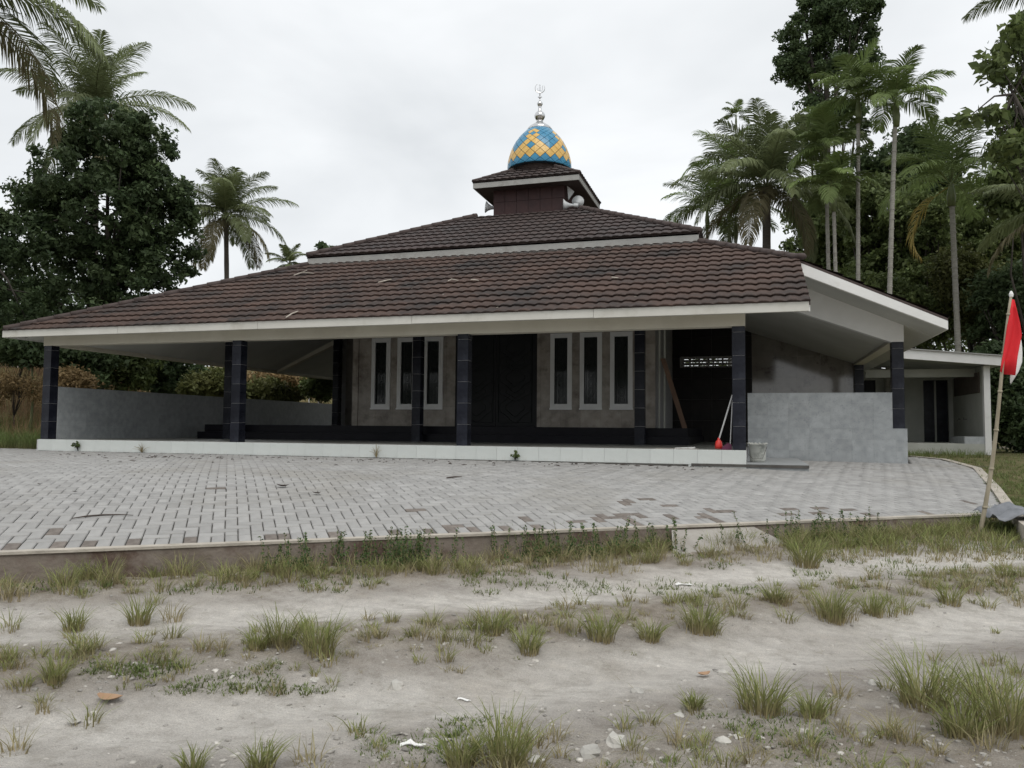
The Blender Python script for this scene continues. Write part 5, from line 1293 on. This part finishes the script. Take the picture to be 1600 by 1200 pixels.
# twigs fallen on the lower roof
nrm = Vector((0, -T, 1)).normalized(); RP = Vector((EX0, EY0-.06, ZT+.05))
tw = [((459,431),(473,426),(490,428),'forked pale twig near the top left of the lower roof'), ((447,497),(456,491),(466,487),'slanting pale twig above the fascia at the left'),
      ((700,440),(706,437),(716,439),'pale crumpled twig near the middle of the lower roof'), ((736,438),(742,438),(748,439),'short straight twig right of the crumpled one'),
      ((591,442),(600,440),(612,437),'thin grey twig left of the roof middle'), ((956,434),(961,435),(966,435),'short white twig high on the right half of the roof')]
for k, (a_, b_, c_, lb) in enumerate(tw):
    q = [onplane(*z_, RP, nrm)+nrm*.012 for z_ in (a_, b_, c_)]; mb = MB().tube(q, [.011, .014, .008], 5)
    if k == 0: mb.tube([q[1], onplane(480, 424, RP, nrm)+nrm*.03], .007, 4)
    tag(recenter(mb.build('twig', M['bark_l']), q[0]), lb, 'twig', 'twigs fallen on the roof')
# flecks on roof sheets
mb = MB()
for _ in range(26):
    u = random.uniform(330, 1240); v = random.uniform(405, 490); p = onplane(u, v, RP, nrm)
    if EY0 < p.y < 4.1 and p.x < .9 and p.x > EX0+(p.y-EY0)+.4:
        s_ = random.uniform(.008, .024); q = p+nrm*.002; mb.slab([q+Vector((-s_,0,0)), q+Vector((s_*.3,-s_*.5,0)), q+Vector((s_,0,.0)), q+Vector((0,s_*.6,s_*.3))], nrm*.006)
mb.build('roof_litter', M['bark_l'], kind='stuff')
# dead leaves and twigs on the paving
def pavp(u, v): p = onf(u, v, pav); return Vector((p.x, p.y, pav(p.x, p.y)+.006))
def leaf(p, L, mt, lb, name='dead_leaf', ang_=0):
    V = []; n = 6
    for i in range(n+1):
        s_ = i/n; w_ = .3*L*math.sin(math.pi*min(1, .06+.92*s_)); c = Vector(((s_-.5)*L*math.cos(ang_), (s_-.5)*L*math.sin(ang_), .01+.18*L*(2*s_-1)**2)); sd_ = Vector((-math.sin(ang_), math.cos(ang_), .35))*w_
        V += [c-sd_*Vector((1,1,-1)).z*-1 if False else c-Vector((sd_.x, sd_.y, -sd_.z)), c, c+sd_]
    mb = MB().add(V, [(i*3+q, i*3+q+1, i*3+q+4, i*3+q+3) for i in range(n) for q in (0, 1)])
    o = mb.build(name, mt); o.location = p; tag(o, lb, 'leaf'); return o
DL = [((442,762), .15, 'deadleaf', 'dark curled leaf lying alone on the paving left of centre'), ((495,773), .1, 'deadleaf', 'small dark leaf right of the larger curled one'), ((117,771), .06, 'deadleaf', 'small dark leaf on the left part of the paving'), ((62,759), .06, 'deadleaf', 'small dark leaf at the far left of the paving'), ((188,723), .07, 'deadleaf', 'little dark leaf near the platform on the left')]
for (uv, L, mt, lb) in DL: leaf(pavp(*uv), L, M[mt], lb, ang_=random.random()*.6)
p = gpt(172, 1096); leaf(p, .14, M['tanleaf'], 'large tan dead leaf on the road at the lower left', ang_=.1)
p = gpt(1100, 1058); leaf(p, .09, M['tanleaf'], 'orange brown dead leaf on the road right of centre', ang_=.8)
q = [pavp(*z_)+Vector((0, 0, .006)) for z_ in ((112,812),(135,808.5),(160,806.5),(185,806),(208,807))]
tag(recenter(MB().tube(q, [.004,.007,.007,.005,.003], 6).build('twig', M['deadleaf']), q[0]), 'long thin dark twig on the left part of the paving', 'twig')
q = [pavp(*z_)+Vector((0, 0, .006)) for z_ in ((698,748),(710,746.5),(722,746))]
tag(recenter(MB().tube(q, [.008,.01,.003], 6).build('twig', M['deadleaf']), q[0]), 'short twig on the paving right of centre', 'twig')
mb = MB()
for _ in range(170):
    u = random.uniform(90, 1160); v = np.interp(u, (97, 1166), (707, 727))+2+abs(random.gauss(0, 3.5)); p = pavp(u, v); s_ = random.uniform(.012, .05); a_ = random.random()*6; e_ = Vector((math.cos(a_), math.sin(a_), 0)); f_ = Vector((-e_.y, e_.x, 0))
    mb.slab([p-e_*s_, p-f_*s_*.35, p+e_*s_, p+f_*s_*.35+Vector((0,0,.008))], (0,0,.005))
mb.build('leaf_litter', M['deadleaf'], kind='stuff')
P, Hn = [], []
for _ in range(260):
    u = random.uniform(200, 1500); a_, d_ = ad(*onf(u, 845, pav)[:2]); d_ = abs(random.gauss(.05, .25))+.02; x, y = xy(a_+random.uniform(-.3, .3), d_)
    if mnoise.noise((x*1.1, y*1.1, 12)) > .05: P.append((x, y, pav(x, y)-.012)); Hn.append(random.uniform(.015, .05))
P = np.array(P); Hn = np.array(Hn); V, Fq, rn, tp = blades(P, np.full(len(P), 7), Hn, Hn*.6, .004, .9)
link('joint_weeds', npmesh('joint_weeds', V, Fq, M['grassgreen'], rn, tp), kind='stuff')
# white scraps on the road
for (u, v, r_, lb) in ((1068,915,13,'crumpled white plastic scrap on the far track of the road'), (645,1168,20,'bent white plastic strip near the bottom, left of centre'), (725,1095,11,'curved white plastic shred on the near track'), (913,940,7,'small white scrap on the far track')):
    p = gpt(u, v); s_ = r_*(p-CAM).dot(FW)/F; mb = MB(); V = []
    for i in range(6):
        for j in range(3): V.append(((i/5-.5)*2*s_, (j/2-.5)*s_*.5+.3*s_*math.sin(i*1.1), .006+.25*s_*abs(mnoise.noise((i*.7+u, j*.9, 2)))*2))
    mb.add(V, [(i*3+j, (i+1)*3+j, (i+1)*3+j+1, i*3+j+1) for i in range(5) for j in range(2)])
    o = mb.build('plastic_scrap', M['paper'], smooth=False); o.location = p; o.rotation_euler.z = random.uniform(-.6, .6)+.3; sm_ = o.modifiers.new('t', 'SOLIDIFY'); sm_.thickness = .003; tag(o, lb, 'plastic scrap')
# little plants growing at the foot of the platform
def sprout(u, v, hpx, wpx, lb, leafy, col):
    p = on(u, v, 1, -.03); p.z = -.25; k_ = (p-CAM).dot(FW)/F; h, w_ = hpx*k_, wpx*k_; t_ = wthing('sprout', lb, 'small plant', p, 'small weeds at the foot of the platform'); mb = MB(); tips = []
    for i in range(7 if leafy else 11):
        a_ = random.uniform(-1, 1); e_ = p+Vector((a_*w_*.5, -abs(random.gauss(0, .04))-.01, h*(1-.45*abs(a_))*random.uniform(.6, 1))); m_ = p.lerp(e_, .55)+Vector((-a_*w_*.08, 0, h*.12)); mb.tube([p, m_, e_], [.005, .004, .002], 4); tips.append(e_); tips.append(m_)
    mb.build('stems', col, t_)
    if leafy:
        V, Fq, rn = leafcloud([(*q, .02) for q in tips], 3, .06, aspect=.7); o = link('leaves', npmesh('leaves', V, Fq, M['leafmid'], rn), t_)
sprout(122, 706, 18, 18, 'leafy sprout against the white platform face near its left end', True, M['bark'])
sprout(222, 710, 16, 34, 'spreading dry weed against the platform left of the paired columns', False, M['grass'])
sprout(588, 714, 24, 24, 'thin bare weed against the platform below the left windows', False, M['grass'])
sprout(805, 716, 17, 14, 'small dark seedling against the platform face near the door', True, M['bark'])
# grey tarpaulin over the broken kerb end, debris on the verge
tb = onf(1588, 818, lambda x, y: -.7); V = []
na_, nb2 = 16, 10
for i in range(na_):
    for j in range(nb2):
        x_ = (i/(na_-1)-.35)*1.0; y_ = (j/(nb2-1)-.5)*.5; z_ = .10*mnoise.noise((i*.35, j*.45, 7))+.05*mnoise.noise((i*.9, j*.9, 3))+.14*math.exp(-(x_/.5)**2)-.35*max(0, -y_-.12)
        V.append(tuple(cR_h*x_+FW_h*y_+Vector((0, 0, z_+.03))))
mb = MB().add(V, [(i*nb2+j, (i+1)*nb2+j, (i+1)*nb2+j+1, i*nb2+j+1) for i in range(na_-1) for j in range(nb2-1)])
o = mb.build('tarpaulin', M['tarp'], smooth=True); o.location = tb; tag(o, 'crumpled grey tarpaulin over the broken end of the kerb right of the flag pole', 'tarpaulin'); sm_ = o.modifiers.new('t', 'SOLIDIFY'); sm_.thickness = .006
for k, (u, v, L, lb) in enumerate(((1575,694,60,'pale bleached branch pile on the grass beyond the flag pole'),)):
    p = onf(u, v, terz, 3, 34); t_ = wthing('branch_pile', lb, 'branches', p)
    for i in range(16):
        a_ = random.uniform(-.5, .5); c = p+cR_h*random.uniform(-.6, .6)+FW_h*random.uniform(-.3, .3)+Vector((0, 0, random.uniform(.02, .16))); e_ = cR_h*math.cos(a_)+FW_h*math.sin(a_)+Vector((0, 0, random.uniform(-.15, .2)))
        MB().tube([c-e_*.35, c+e_*.05, c+e_*.4], [.012, .018, .006], 5).build('branch', M['pipe'] if i % 3 == 0 else M['bark_l'], t_)
p = onf(1560, 700.5, terz, 3, 34); tag(recenter(MB().box(p.x-.9, p.x+.9, p.y-.03, p.y+.03, p.z, p.z+.07).build('batten', M['bark_l']), p), 'long pale batten lying on the grass in front of the branch pile', 'batten')
# pipe rail beyond the left parapet
for k, (us, ud, lb) in enumerate((((478,515), 36, 'thin white pipe rail on the bank seen beside the rear column'), ((96,116), 27, 'thin white pipe rail just right of the leftmost column'))):
    v_ = 590 if k == 0 else 600.5; a_, b_ = mpx(us[0], v_, ud), mpx(us[1], v_+(2 if k == 0 else .5), ud); t_ = wthing('pipe_rail', lb, 'railing', (a_.x, a_.y, terz(a_.x, a_.y)))
    MB().tube([a_, b_], .025, 6).build('rail', M['pipe'], t_)
    for s_ in (.15, .55): q = a_.lerp(b_, s_); MB().tube([(q.x, q.y, terz(q.x, q.y)-.1), q], .025, 6).build('post', M['pipe'], t_)
